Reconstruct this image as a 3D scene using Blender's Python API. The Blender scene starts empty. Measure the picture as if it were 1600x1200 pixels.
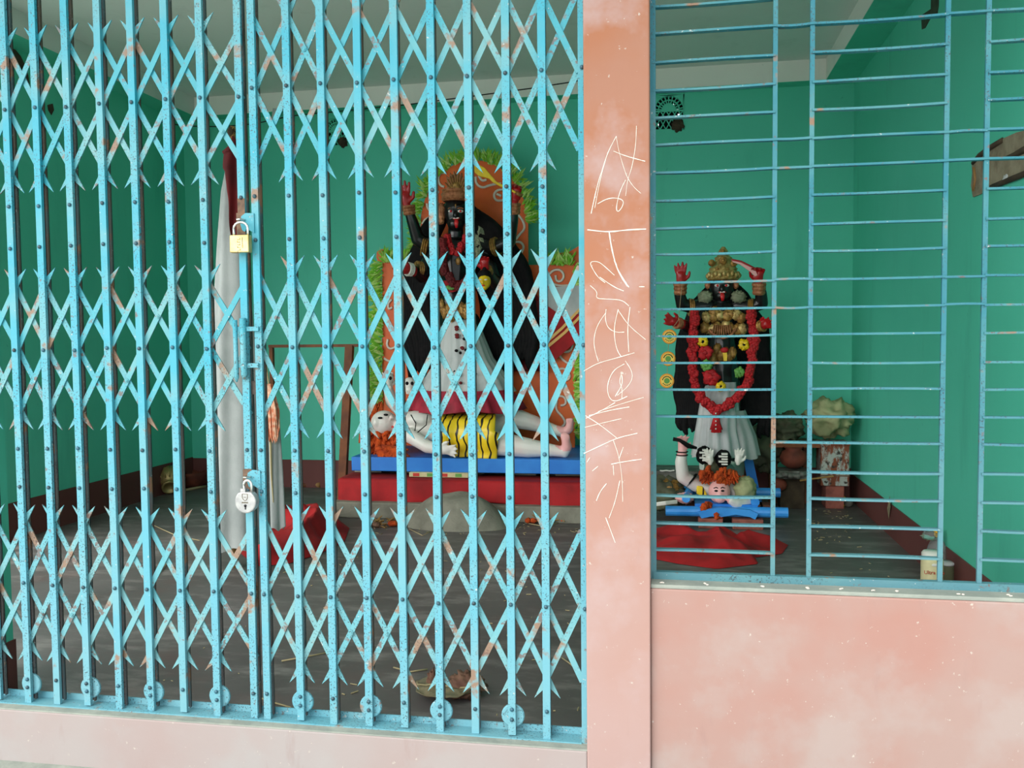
import bpy, bmesh, math, random
from mathutils import Vector, Matrix, noise
rnd = random.Random(11)
SC = bpy.context.scene
COL = SC.collection

# ------------------------------------------------------------------ camera
FPX = 1400.0
YAW, PITCH, ROLL = (math.radians(a) for a in (-10.2, -3.0, -0.57))
CAM = Vector((0.0, -2.7, 1.25))
_f = Vector((math.sin(YAW)*math.cos(PITCH), math.cos(YAW)*math.cos(PITCH), math.sin(PITCH)))
_r0 = Vector((math.cos(YAW), -math.sin(YAW), 0)); _u0 = _r0.cross(_f)
_r = math.cos(ROLL)*_r0 + math.sin(ROLL)*_u0
_u = -math.sin(ROLL)*_r0 + math.cos(ROLL)*_u0
cd = bpy.data.cameras.new('camera'); cam = bpy.data.objects.new('camera', cd); COL.objects.link(cam)
cd.sensor_fit = 'HORIZONTAL'; cd.sensor_width = 36.0; cd.lens = 36.0*FPX/1600.0
cd.clip_start = 0.05; cd.clip_end = 200
m = Matrix((( _r.x, _u.x, -_f.x, CAM.x), (_r.y, _u.y, -_f.y, CAM.y), (_r.z, _u.z, -_f.z, CAM.z), (0, 0, 0, 1)))
cam.matrix_world = m
SC.camera = cam

# ------------------------------------------------------------------ sky light and exposure
w = bpy.data.worlds.new('overcast_sky'); SC.world = w; w.use_nodes = True
bg = w.node_tree.nodes['Background']
bg.inputs['Color'].default_value = (0.86, 0.94, 1.0, 1); bg.inputs['Strength'].default_value = 1.2
sd = bpy.data.lights.new('sun', 'SUN'); sd.energy = 4.5; sd.angle = math.radians(75); sd.color = (1, 0.97, 0.92)
so = bpy.data.objects.new('sun', sd); COL.objects.link(so); so.rotation_euler = (math.radians(54), 0, math.radians(-36))
SC.view_settings.view_transform = 'Standard'; SC.view_settings.look = 'None'
SC.view_settings.gamma = 1.0; SC.view_settings.use_curve_mapping = False
SC.view_settings.exposure = 0.47

def at(px, py, Y):
    d = _f + _r*((px-800)/FPX) - _u*((py-600)/FPX)
    return CAM + d*((Y-CAM.y)/d.y)
def onz(px, py, z):
    d = _f + _r*((px-800)/FPX) - _u*((py-600)/FPX)
    return CAM + d*((z-CAM.z)/d.z)
def onx(px, py, x):
    d = _f + _r*((px-800)/FPX) - _u*((py-600)/FPX)
    return CAM + d*((x-CAM.x)/d.x)

# ------------------------------------------------------------------ materials
def lin(c):
    c = c/255.0
    return c/12.92 if c <= 0.04045 else ((c+0.055)/1.055)**2.4
def rgb(t): return (lin(t[0]), lin(t[1]), lin(t[2]), 1)
class NT:
    def __init__(s, name):
        s.m = bpy.data.materials.new(name); s.m.use_nodes = True
        s.t = s.m.node_tree; s.b = s.t.nodes['Principled BSDF']; s.pos = None
    def n(s, kind, **kw):
        x = s.t.nodes.new(kind)
        for k, v in kw.items(): setattr(x, k, v)
        return x
    def l(s, a, b): s.t.links.new(a, b)
    def P(s):
        if s.pos is None: s.pos = s.n('ShaderNodeNewGeometry').outputs['Position']
        return s.pos
    def noise(s, scale, detail=3, rough=0.55, stretch=None, dist=0.0):
        x = s.n('ShaderNodeTexNoise'); x.inputs['Scale'].default_value = scale
        x.inputs['Detail'].default_value = detail; x.inputs['Roughness'].default_value = rough
        x.inputs['Distortion'].default_value = dist
        if stretch:
            mp = s.n('ShaderNodeVectorMath', operation='MULTIPLY'); mp.inputs[1].default_value = stretch
            s.l(s.P(), mp.inputs[0]); s.l(mp.outputs[0], x.inputs['Vector'])
        else: s.l(s.P(), x.inputs['Vector'])
        return x.outputs['Fac']
    def ramp(s, fac, a, b):
        x = s.n('ShaderNodeMapRange'); x.inputs['From Min'].default_value = a; x.inputs['From Max'].default_value = b
        x.clamp = True; s.l(fac, x.inputs['Value']); return x.outputs['Result']
    def mul(s, a, b):
        x = s.n('ShaderNodeMath', operation='MULTIPLY'); s.l(a, x.inputs[0])
        if isinstance(b, (int, float)): x.inputs[1].default_value = b
        else: s.l(b, x.inputs[1])
        return x.outputs[0]
    def mix(s, fac, a, b):
        x = s.n('ShaderNodeMix', data_type='RGBA')
        if isinstance(fac, (int, float)): x.inputs[0].default_value = fac
        else: s.l(fac, x.inputs[0])
        for i, c in ((6, a), (7, b)):
            if isinstance(c, tuple): x.inputs[i].default_value = rgb(c)
            else: s.l(c, x.inputs[i])
        return x.outputs[2]
    def color(s, c):
        if isinstance(c, tuple): s.b.inputs['Base Color'].default_value = rgb(c)
        else: s.l(c, s.b.inputs['Base Color'])
    def bump(s, fac, strength, dist=0.01):
        x = s.n('ShaderNodeBump'); x.inputs['Strength'].default_value = strength; x.inputs['Distance'].default_value = dist
        s.l(fac, x.inputs['Height']); s.l(x.outputs[0], s.b.inputs['Normal'])
    def rough(s, r, metal=0.0, spec=None):
        s.b.inputs['Roughness'].default_value = r; s.b.inputs['Metallic'].default_value = metal
        if spec is not None: s.b.inputs['Specular IOR Level'].default_value = spec
        return s.m
M = {}
def simple(name, c, r=0.6, c2=None, scale=6.0, lo=0.4, hi=0.65, metal=0.0, bump=0.0, bscale=40.0, spec=None):
    t = NT(name)
    if c2: t.color(t.mix(t.ramp(t.noise(scale, 4), lo, hi), c, c2))
    else: t.color(c)
    if bump: t.bump(t.noise(bscale, 3), bump)
    M[name] = t.rough(r, metal, spec); return M[name]

def painted_steel(name, base, faded, amt=0.0):
    t = NT(name)
    c = t.mix(t.ramp(t.noise(4.5, 3), 0.42, 0.62), base, faded)
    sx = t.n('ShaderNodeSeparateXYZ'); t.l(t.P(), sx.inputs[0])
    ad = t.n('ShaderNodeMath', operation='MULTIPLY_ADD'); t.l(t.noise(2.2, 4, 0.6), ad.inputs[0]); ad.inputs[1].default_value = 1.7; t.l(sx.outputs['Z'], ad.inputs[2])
    c = t.mix(t.mul(t.ramp(ad.outputs[0], 2.3, 0.6), 0.72), c, tuple(int(v*0.5+70) if i == 0 else int(v*1.06) for i, v in enumerate(faded)))    # paler low down: brighter light there painted into the colour
    c = t.mix(t.mul(t.ramp(t.noise(9.0, 4, 0.6), 0.60-amt, 0.66-amt), 0.85), c, (132, 92, 62))
    c = t.mix(t.mul(t.ramp(t.noise(26, 5, 0.65), 0.615-amt, 0.66-amt), 0.8), c, (104, 76, 66))
    sp = t.mul(t.ramp(t.noise(170, 3, 0.6), 0.575, 0.63), t.ramp(t.noise(2.6, 2), 0.42, 0.54))
    c = t.mix(t.mul(sp, 0.85), c, (46, 48, 50))
    wsp = t.ramp(t.noise(75, 3, 0.6), 0.68, 0.72)
    c = t.mix(wsp, c, (166, 172, 168))
    t.color(c); t.bump(t.noise(60, 4), 0.25, 0.003)
    M[name] = t.rough(0.55); return M[name]
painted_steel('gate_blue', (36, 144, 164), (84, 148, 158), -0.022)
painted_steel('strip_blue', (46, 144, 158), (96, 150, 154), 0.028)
painted_steel('grille_blue', (22, 106, 120), (58, 120, 126), -0.02)
painted_steel('rear_brown', (84, 74, 62), (58, 92, 96), 0.0)  # dull brown mixed with blue-grey for the rear channels
simple('rust', (112, 86, 66), 0.8, (74, 58, 48), 30, bump=0.3)
simple('rivet', (44, 92, 108), 0.45, (40, 52, 56), 50)
simple('dark_steel', (48, 44, 40), 0.6, (82, 70, 60), 30)

def wall_paint(name, base, var, stain, stain_amt=0.5):
    t = NT(name)
    c = t.mix(t.ramp(t.noise(0.9, 3), 0.35, 0.7), base, var)
    c = t.mix(t.mul(t.ramp(t.noise(2.3, 5, 0.6, stretch=(1.6, 1.6, 0.35)), 0.58, 0.8), stain_amt), c, stain)
    c = t.mix(t.mul(t.ramp(t.noise(17, 4, 0.6), 0.70, 0.76), 0.55), c, stain)
    t.color(c); t.bump(t.noise(35, 4), 0.08, 0.004)
    M[name] = t.rough(0.62, spec=0.3); return M[name]
wall_paint('green_wall', (84, 202, 172), (94, 208, 180), (64, 164, 138), 0.45)
wall_paint('dado', (112, 66, 62), (98, 58, 54), (74, 52, 48), 0.6)
wall_paint('ceiling_wash', (220, 228, 222), (212, 222, 214), (186, 198, 188), 0.5)
wall_paint('beam_wash', (236, 238, 230), (228, 232, 222), (196, 206, 196), 0.4)
def pink_paint(name, a, b, pale, z0=0.2, z1=2.6):
    t = NT(name)
    c = t.mix(t.ramp(t.noise(1.9, 4, 0.55), 0.42, 0.6), a, b)
    c = t.mix(t.mul(t.ramp(t.noise(3.4, 5, 0.6), 0.5, 0.66), 0.7), c, pale)
    # chalky paint towards the ground, with light from below painted in, broken up by noise
    sx = t.n('ShaderNodeSeparateXYZ'); t.l(t.P(), sx.inputs[0])
    ad = t.n('ShaderNodeMath', operation='MULTIPLY_ADD'); t.l(t.noise(1.4, 4, 0.6), ad.inputs[0]); ad.inputs[1].default_value = 1.6; t.l(sx.outputs['Z'], ad.inputs[2])
    c = t.mix(t.mul(t.ramp(ad.outputs[0], z1, z0), 0.85), c, pale)
    c = t.mix(t.mul(t.ramp(t.noise(6, 5, 0.65, stretch=(2.4, 2.4, 0.6)), 0.62, 0.8), 0.4), c, (134, 108, 104))
    c = t.mix(t.ramp(t.noise(48, 5, 0.7), 0.665, 0.695), c, (176, 166, 156))
    t.color(c); t.bump(t.noise(45, 5), 0.12, 0.004)
    M[name] = t.rough(0.7, spec=0.25)
pink_paint('pink_wall', (152, 103, 90), (150, 119, 110), (154, 140, 135), -0.5, 2.1)
pink_paint('pink_pillar', (150, 96, 68), (149, 105, 86), (162, 140, 137), 0.65, 2.45)
pink_paint('pink_plinth', (150, 118, 112), (150, 130, 126), (152, 147, 145), 0.4, 1.9)
simple('cement', (128, 134, 126), 0.85, (146, 150, 140), 9, bump=0.3)
simple('outside_ground', (190, 192, 184), 0.9, (206, 206, 198), 3, bump=0.3)
def floor_mat():
    t = NT('floor_cement')
    c = t.mix(t.ramp(t.noise(1.3, 5, 0.6), 0.35, 0.68), (82, 78, 76), (104, 99, 97))
    c = t.mix(t.mul(t.ramp(t.noise(5, 5, 0.65, stretch=(0.6, 1.6, 1)), 0.5, 0.68), 0.75), c, (138, 132, 128))
    c = t.mix(t.mul(t.ramp(t.noise(2.4, 4, 0.6), 0.55, 0.75), 0.5), c, (104, 78, 74))
    c = t.mix(t.ramp(t.noise(70, 4, 0.7), 0.72, 0.75), c, (170, 166, 158))
    t.color(c); t.bump(t.noise(30, 5), 0.15, 0.005)
    M['floor_cement'] = t.rough(0.5, spec=0.4)
floor_mat()
simple('white_scratch', (206, 196, 184), 0.8)
simple('brass', (170, 150, 96), 0.4, (136, 116, 70), 12, metal=0.5)
simple('lock_gold', (196, 178, 122), 0.32, (186, 160, 96), 30, metal=0.6)
simple('lock_silver', (172, 172, 170), 0.38, (150, 150, 150), 40, metal=0.5)
simple('chrome', (205, 205, 200), 0.25, metal=0.9)
simple('engraving', (96, 84, 60), 0.7)
simple('black_lacquer', (16, 16, 18), 0.28, spec=0.6)
simple('hair_black', (10, 10, 12), 0.75, (20, 18, 18), 30, spec=0.2)
simple('palm_red', (168, 22, 26), 0.3)
simple('tongue_red', (206, 30, 34), 0.35)
simple('gold_orn', (176, 134, 66), 0.45, (120, 84, 40), 40, metal=0.35, bump=0.5, bscale=60)
simple('pale_gold', (206, 182, 116), 0.4, (150, 120, 60), 45, metal=0.4, bump=0.5, bscale=60)
simple('copper_orn', (186, 124, 84), 0.5, (140, 84, 50), 40, metal=0.25, bump=0.5, bscale=70)
simple('white_paint', (222, 222, 212), 0.5)
simple('white_cloth', (196, 200, 198), 0.85, (172, 178, 178), 5)
simple('banner_cloth', (176, 180, 178), 0.9, (150, 156, 154), 3.0, bump=0.2)
simple('red_cloth', (172, 18, 24), 0.8, (140, 10, 16), 5)
simple('dark_red_cloth', (112, 16, 20), 0.8, (84, 10, 14), 5)
simple('red_flower', (186, 14, 24), 0.7, (150, 8, 18), 30)
simple('magenta_cloth', (164, 26, 52), 0.7, (128, 14, 36), 14)
simple('gold_thread', (226, 178, 92), 0.5)
simple('orange_board', (236, 104, 22), 0.5, (226, 92, 16), 4)
simple('swirl_white', (232, 222, 208), 0.6)
simple('leaf_green', (118, 196, 48), 0.55, (150, 214, 66), 12)
simple('leaf_lime', (206, 236, 140), 0.55, (140, 196, 70), 12)
simple('statue_white', (226, 224, 216), 0.4, (228, 196, 192), 3.2, lo=0.5, hi=0.75)
simple('statue_pink', (234, 172, 168), 0.4)
simple('yellow_paint', (238, 204, 30), 0.4, (222, 180, 20), 20)
simple('orange_fur', (206, 82, 20), 0.95, (166, 56, 12), 14, bump=1.0, bscale=90)
simple('blue_plank', (20, 116, 206), 0.5, (34, 132, 218), 4)
simple('blue_bamboo', (62, 156, 236), 0.45, (44, 136, 220), 6)
simple('wood_brown', (128, 72, 34), 0.65, (98, 52, 24), 8)
simple('bamboo', (168, 130, 74), 0.7, (138, 102, 56), 9)
simple('straw', (168, 154, 116), 0.85)
simple('terracotta', (122, 58, 38), 0.8, (88, 40, 28), 8)
simple('sack', (168, 172, 126), 0.75, (120, 126, 86), 5)
simple('sack_dark', (92, 96, 70), 0.8, (64, 66, 48), 5)
def tin_mat():
    t = NT('tin_rust')
    c = t.mix(t.ramp(t.noise(14, 5, 0.65, stretch=(1.4, 1.4, .5)), 0.46, 0.54), (126, 64, 36), (168, 176, 168))
    c = t.mix(t.ramp(t.noise(22, 4, 0.6), 0.58, 0.64), c, (52, 46, 38))
    t.color(c); M['tin_rust'] = t.rough(0.6, 0.2)
tin_mat()
simple('brick_red', (158, 92, 78), 0.9, (124, 70, 60), 12, bump=0.4)
simple('cement_mound', (136, 134, 120), 0.95, (112, 110, 98), 6, bump=0.6, bscale=25)
simple('dry_leaf', (108, 104, 80), 0.8, (140, 126, 96), 22, bump=0.4)
simple('dry_leaf_brown', (128, 94, 74), 0.8, (96, 64, 50), 22)
simple('wire_black', (18, 18, 18), 0.6)
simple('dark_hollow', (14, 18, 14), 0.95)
simple('dirt_brown', (72, 60, 44), 0.95, (54, 44, 32), 12)
simple('old_cement', (150, 142, 118), 0.95, (122, 112, 90), 9, bump=0.6, bscale=30)
simple('soot', (60, 74, 56), 0.95, (44, 56, 42), 14)
simple('label_cream', (214, 206, 160), 0.6, (196, 188, 140), 8)
simple('print_red', (192, 52, 40), 0.6)
simple('print_green', (96, 156, 70), 0.6)
simple('cap_yellow', (240, 176, 24), 0.4)
simple('disc_orange', (240, 160, 44), 0.5)
simple('disc_yellow', (246, 210, 90), 0.5)
simple('print_dark', (60, 52, 24), 0.6)
simple('junk_grey', (110, 112, 104), 0.7, (70, 66, 56), 10)
simple('thread_orange', (208, 120, 84), 0.8, (226, 190, 160), 40)
simple('grey_leaves', (112, 120, 92), 0.8, (140, 146, 118), 20)
simple('glass_dark', (24, 24, 26), 0.2)
def clear_plastic():
    t = NT('clear_plastic'); t.color((216, 226, 224)); t.b.inputs['Transmission Weight'].default_value = 0.85
    t.b.inputs['IOR'].default_value = 1.15; M['clear_plastic'] = t.rough(0.2)
clear_plastic()
def tiger():
    t = NT('tiger_skin')
    wv = t.n('ShaderNodeTexWave', wave_type='BANDS', bands_direction='X'); wv.inputs['Scale'].default_value = 5.2
    wv.inputs['Distortion'].default_value = 3.2; wv.inputs['Detail'].default_value = 1.5; wv.inputs['Detail Scale'].default_value = 1.6
    t.l(t.P(), wv.inputs['Vector'])
    t.color(t.mix(t.ramp(wv.outputs['Fac'], 0.86, 0.90), (240, 206, 40), (24, 20, 16)))
    M['tiger_skin'] = t.rough(0.35)
tiger()

# ------------------------------------------------------------------ mesh helpers
class MB:
    def __init__(s): s.v = []; s.f = []; s.mi = []
    def add(s, vs, fs, mi=0):
        o = len(s.v); s.v += [Vector(v) for v in vs]; s.f += [tuple(i+o for i in f) for f in fs]; s.mi += [mi]*len(fs); return s
    def box(s, x0, x1, y0, y1, z0, z1, mi=0):
        return s.add([(x0,y0,z0),(x1,y0,z0),(x1,y1,z0),(x0,y1,z0),(x0,y0,z1),(x1,y0,z1),(x1,y1,z1),(x0,y1,z1)],
                     [(0,3,2,1),(4,5,6,7),(0,1,5,4),(1,2,6,5),(2,3,7,6),(3,0,4,7)], mi)
    def tube(s, pts, rad, n=8, mi=0, cap=True, flat=1.0):
        pts = [Vector(p) for p in pts]
        if not isinstance(rad, (list, tuple)): rad = [rad]*len(pts)
        o = len(s.v); ref = None
        for i, p in enumerate(pts):
            d = (pts[min(i+1, len(pts)-1)]-pts[max(i-1, 0)])
            d = d.normalized() if d.length > 1e-9 else Vector((0, 0, 1))
            if ref is None:
                ref = Vector((0, 1, 0)) if abs(d.y) < 0.9 else Vector((1, 0, 0))
            a = d.cross(ref); a = a.normalized() if a.length > 1e-6 else d.orthogonal().normalized()
            b = a.cross(d).normalized(); ref = b
            for k in range(n):
                t = 2*math.pi*k/n
                s.v.append(p + a*(rad[i]*math.cos(t)) + b*(rad[i]*flat*math.sin(t)))
        for i in range(len(pts)-1):
            for k in range(n):
                k2 = (k+1) % n
                s.f.append((o+i*n+k, o+i*n+k2, o+(i+1)*n+k2, o+(i+1)*n+k)); s.mi.append(mi)
        if cap:
            s.f.append(tuple(o+k for k in reversed(range(n)))); s.mi.append(mi)
            e = o+(len(pts)-1)*n
            s.f.append(tuple(e+k for k in range(n))); s.mi.append(mi)
        return s
    def sph(s, c, r, nu=12, nv=8, mi=0, R=None):
        c = Vector(c)
        if not isinstance(r, (list, tuple)): r = (r, r, r)
        vs = []
        for j in range(nv+1):
            a = math.pi*j/nv
            for i in range(nu):
                b = 2*math.pi*i/nu
                p = Vector((r[0]*math.sin(a)*math.cos(b), r[1]*math.sin(a)*math.sin(b), r[2]*math.cos(a)))
                if R: p = R @ p
                vs.append(c+p)
        fs = [(j*nu+i, (j+1)*nu+i, (j+1)*nu+(i+1) % nu, j*nu+(i+1) % nu) for j in range(nv) for i in range(nu)]
        return s.add(vs, fs, mi)
    def lathe(s, c, prof, n=20, mi=0, R=None, sx=1.0, sy=1.0):
        c = Vector(c); vs = []
        for r, z in prof:
            for k in range(n):
                t = 2*math.pi*k/n
                p = Vector((r*sx*math.cos(t), r*sy*math.sin(t), z))
                if R: p = R @ p
                vs.append(c+p)
        fs = [(i*n+k, i*n+(k+1) % n, (i+1)*n+(k+1) % n, (i+1)*n+k) for i in range(len(prof)-1) for k in range(n)]
        fs.append(tuple(reversed(range(n)))); fs.append(tuple((len(prof)-1)*n+k for k in range(n)))
        return s.add(vs, fs, mi)
    def prism(s, poly, dv, mi=0):
        poly = [Vector(p) for p in poly]; dv = Vector(dv); n = len(poly)
        vs = poly + [p+dv for p in poly]
        fs = [tuple(range(n)), tuple(reversed(range(n, 2*n)))] + [(i, i+n, (i+1) % n+n, (i+1) % n) for i in range(n)]
        return s.add(vs, fs, mi)
    def grid(s, fn, nu, nv, thick=None, mi=0):
        vs = [Vector(fn(i/nu, j/nv)) for j in range(nv+1) for i in range(nu+1)]
        fs = [(j*(nu+1)+i, j*(nu+1)+i+1, (j+1)*(nu+1)+i+1, (j+1)*(nu+1)+i) for j in range(nv) for i in range(nu)]
        s.add(vs, fs, mi)
        if thick:
            t = Vector(thick); o = (nu+1)*(nv+1)
            s.add([p+t for p in vs], [tuple(reversed(f)) for f in fs], mi)
            b = len(s.v)-2*o
            ring = [i for i in range(nu+1)] + [j*(nu+1)+nu for j in range(1, nv+1)] + [nv*(nu+1)+i for i in range(nu-1, -1, -1)] + [j*(nu+1) for j in range(nv-1, 0, -1)]
            for a, c in zip(ring, ring[1:]+ring[:1]):
                s.f.append((b+a, b+a+o, b+c+o, b+c)); s.mi.append(mi)
        return s

def root_off(parent):
    o = Vector((0, 0, 0)); p = parent
    while p is not None: o += p.location; p = p.parent
    return o
def obj(name, mb, mat, parent=None, smooth=False, bevel=0.0, recalc=True):
    off = root_off(parent)
    me = bpy.data.meshes.new(name)
    me.from_pydata([tuple(v-off) for v in mb.v], [], mb.f)
    for mm in (mat if isinstance(mat, (list, tuple)) else [mat]): me.materials.append(M[mm])
    me.polygons.foreach_set('material_index', mb.mi)
    if recalc:
        bm = bmesh.new(); bm.from_mesh(me); bmesh.ops.recalc_face_normals(bm, faces=bm.faces); bm.to_mesh(me); bm.free()
    if smooth: me.polygons.foreach_set('use_smooth', [True]*len(me.polygons))
    o = bpy.data.objects.new(name, me); COL.objects.link(o)
    if parent is not None: o.parent = parent
    if bevel:
        b = o.modifiers.new('edge', 'BEVEL'); b.width = bevel; b.segments = 2; b.limit_method = 'ANGLE'
    return o
def inst(name, src, loc, parent=None, rot=None, scale=None):
    o = bpy.data.objects.new(name, src if isinstance(src, bpy.types.Mesh) else src.data); COL.objects.link(o)
    o.location = Vector(loc) - root_off(parent)
    if rot: o.rotation_euler = rot
    if scale is not None: o.scale = (scale,)*3 if isinstance(scale, (int, float)) else scale
    if parent is not None: o.parent = parent
    return o
def mesh(name, mb, mat, smooth=True):
    o = obj(name, mb, mat, smooth=smooth); me = o.data; bpy.data.objects.remove(o); return me
def tag(o, label, cat, group=None, kind=None):
    if label: o['label'] = label
    if cat: o['category'] = cat
    if group: o['group'] = group
    if kind: o['kind'] = kind
    return o
def thing(name, label, cat, loc=(0, 0, 0), group=None):
    o = bpy.data.objects.new(name, None); COL.objects.link(o); o.location = loc; o.empty_display_size = 0.1
    return tag(o, label, cat, group)
def struct(name, mb, mat, label=None, parent=None, **kw):
    o = obj(name, mb, mat, parent, **kw)
    if parent is None: o['kind'] = 'structure'
    if label: o['label'] = label; o['category'] = name.split('_')[0]
    return o
def V(*a): return Vector(a)

def blob(name, chains, ells, voxel, mats, parent, zones=(), smooth=4):
    """tapered capsule chains and ellipsoids melted into one continuous skin"""
    mb = MB()
    for ch in chains:
        pts = [Vector(c[0]) for c in ch]; rr = [c[1] for c in ch]
        for a, b, ra, rb in zip(pts, pts[1:], rr, rr[1:]):
            n = max(2, int((b-a).length/(0.5*max(ra, rb)))+1)
            mb.tube([a.lerp(b, i/n) for i in range(n+1)], [ra+(rb-ra)*i/n for i in range(n+1)], 12)
        for p, r in zip(pts, rr): mb.sph(p, r, 12, 8)
    for e in ells: mb.sph(e[0], e[1], 16, 12, R=(e[2] if len(e) > 2 else None))
    t = obj('tmp_'+name, mb, mats if isinstance(mats, str) else mats[0])
    r = t.modifiers.new('r', 'REMESH'); r.mode = 'VOXEL'; r.voxel_size = voxel
    if smooth:
        sm = t.modifiers.new('s', 'SMOOTH'); sm.iterations = smooth; sm.factor = 0.5
    dg = bpy.context.evaluated_depsgraph_get()
    me = bpy.data.meshes.new_from_object(t.evaluated_get(dg)); me.name = name
    bpy.data.objects.remove(t)
    me.materials.clear()
    for mm in ([mats] if isinstance(mats, str) else mats): me.materials.append(M[mm])
    for p in me.polygons:
        p.use_smooth = True; k = 0
        for c, rad, mi in zones:
            if (p.center-Vector(c)).length < rad: k = mi
        p.material_index = k
    off = root_off(parent)
    me.transform(Matrix.Translation(-off))
    o = bpy.data.objects.new(name, me); COL.objects.link(o)
    if parent is not None: o.parent = parent
    return o
def hand(c, d, side, s=1.0, curl=0.0, palm_n=None):
    """palm centre c, finger direction d, side = thumb direction; returns capsule chains"""
    c = Vector(c); d = Vector(d).normalized(); t = Vector(side); t = (t-d*t.dot(d)).normalized()
    nrm = d.cross(t) if palm_n is None else Vector(palm_n).normalized()
    out = [[(c-d*0.045*s, 0.024*s), (c, 0.03*s), (c+d*0.02*s, 0.028*s)],
           [(c+t*0.018*s-d*0.02*s, 0.02*s), (c+t*0.018*s+d*0.03*s, 0.018*s)], [(c-t*0.018*s-d*0.02*s, 0.02*s), (c-t*0.018*s+d*0.03*s, 0.018*s)]]
    for k, L in enumerate((0.066, 0.078, 0.072, 0.056)):
        b = c + d*0.036*s + t*(0.03-0.02*k)*s
        fan = t*(1.5-k)*0.15
        p1 = b + (d*(1-curl*0.5)+nrm*curl*0.8+fan).normalized()*L*0.5*s
        p2 = p1 + (d*(1-curl*1.7)+nrm*curl*1.1+fan).normalized()*L*0.5*s
        out.append([(b, 0.0125*s), (p1, 0.0115*s), (p2, 0.0085*s)])
    b = c + t*0.028*s - d*0.02*s
    p1 = b + (t*0.8+d*0.55+nrm*0.3*curl).normalized()*0.036*s; p2 = p1 + (t*0.25+d*0.9+nrm*0.5*curl).normalized()*0.034*s
    out.append([(b, 0.016*s), (p1, 0.0135*s), (p2, 0.010*s)])
    return out
def crumple(name, c, r, mat, parent=None, amp=0.25, freq=3.0, seed=0, nu=28, nv=20, flat_bottom=None):
    mb = MB(); c = Vector(c); vs = []
    mb.sph((0, 0, 0), 1.0, nu, nv)
    for v in mb.v:
        q = v*freq + Vector((seed*3.1, seed*1.7, seed))
        k = 1 + amp*(noise.noise(q) + 0.6*abs(noise.noise(q*2.1)) + 0.25*noise.noise(q*5))
        p = Vector((v.x*r[0]*k, v.y*r[1]*k, v.z*r[2]*k)) + c
        if flat_bottom is not None and p.z < flat_bottom: p.z = flat_bottom
        v.xyz = p
    return obj(name, mb, mat, parent, smooth=True)
def poly_sheet(name, px, Y, mat, parent=None, th=0.012, wave=0.0):
    """cloth / board outline seen in the place, lying in plane Y with real thickness"""
    mb = MB()
    pts = [at(x, y, Y) for x, y in px]
    mb.prism(pts, (0, th, 0))
    return obj(name, mb, mat, parent)

# ------------------------------------------------------------------ the room
XL, XR, YB, FZ, CZ, BZ = -4.38, 1.42, 4.90, -0.09, 3.40, 3.235
DT = 0.16
struct('floor', MB().box(XL-0.2, XR+0.2, 0.07, YB+0.2, FZ-0.1, FZ), 'floor_cement')
struct('ceiling', MB().box(XL-0.2, XR+0.2, -0.05, YB+0.25, CZ, CZ+0.12), 'ceiling_wash')
struct('wall_left', MB().box(XL-0.2, XL, 2.42, YB+0.2, FZ-0.1, CZ).box(XL-0.2, XL, 0.0, 2.42, 2.85, CZ).box(XL-0.2, XL, 0.0, 0.12, FZ-0.1, 2.85), 'green_wall')  # unseen front stretch left open, an added gap that brightens the room
struct('wall_right', MB().box(XR, XR+0.2, 0.0, YB+0.2, FZ-0.1, CZ), 'green_wall')
# back wall with two ventilator openings
vents = [(525, 207, 0.105), (1045, 176, 0.125)]
vc = []
for (vx, vy, vr) in vents:
    p = at(vx, vy, YB); vc.append((p.x, p.z, vr))
xs = [XL]
mbw = MB()
z0v = min(c[1]-c[2]*1.15 for c in vc)-0.0; z1v = max(c[1]+c[2]*1.15 for c in vc)
mbw.box(XL, XR, YB, YB+0.2, FZ-0.1, z0v); mbw.box(XL, XR, YB, YB+0.2, z1v, CZ)
x = XL
for cx, cz, r in vc:
    mbw.box(x, cx-r, YB, YB+0.2, z0v, z1v)
    mbw.box(cx-r, cx+r, YB, YB+0.2, z0v, cz-r*1.15); mbw.box(cx-r, cx+r, YB, YB+0.2, cz+r*1.15, z1v)
    x = cx+r
mbw.box(x, XR, YB, YB+0.2, z0v, z1v)
struct('wall_back', mbw, 'green_wall')
# beams under the slab: washed sides, green undersides
struct('trim_1', MB().box(XL, XR, YB-0.15, YB, BZ+0.003, CZ), 'beam_wash')
struct('trim_2', MB().box(XR-0.24, XR, 0.25, YB-0.15, BZ+0.003, CZ), 'beam_wash')
struct('trim_3', MB().box(XL, XL+0.2, 0.25, YB-0.15, BZ+0.003, CZ), 'ceiling_wash')
struct('trim_4', MB().box(XL, XR, YB-0.148, YB, BZ, BZ+0.003), 'green_wall')
struct('trim_5', MB().box(XR-0.238, XR, 0.25, YB-0.148, BZ, BZ+0.003), 'green_wall')
struct('trim_6', MB().box(XL, XL+0.198, 0.25, YB-0.148, BZ, BZ+0.003), 'green_wall')
struct('baseboard_back', MB().box(XL, XR, YB-0.008, YB, FZ, DT), 'dado')
struct('baseboard_left', MB().box(XL, XL+0.008, 2.42, YB-0.008, FZ, DT+0.01), 'dado')
struct('baseboard_right', MB().box(XR-0.008, XR, 0.3, YB-0.008, FZ, DT-0.035), 'dado')

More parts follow.
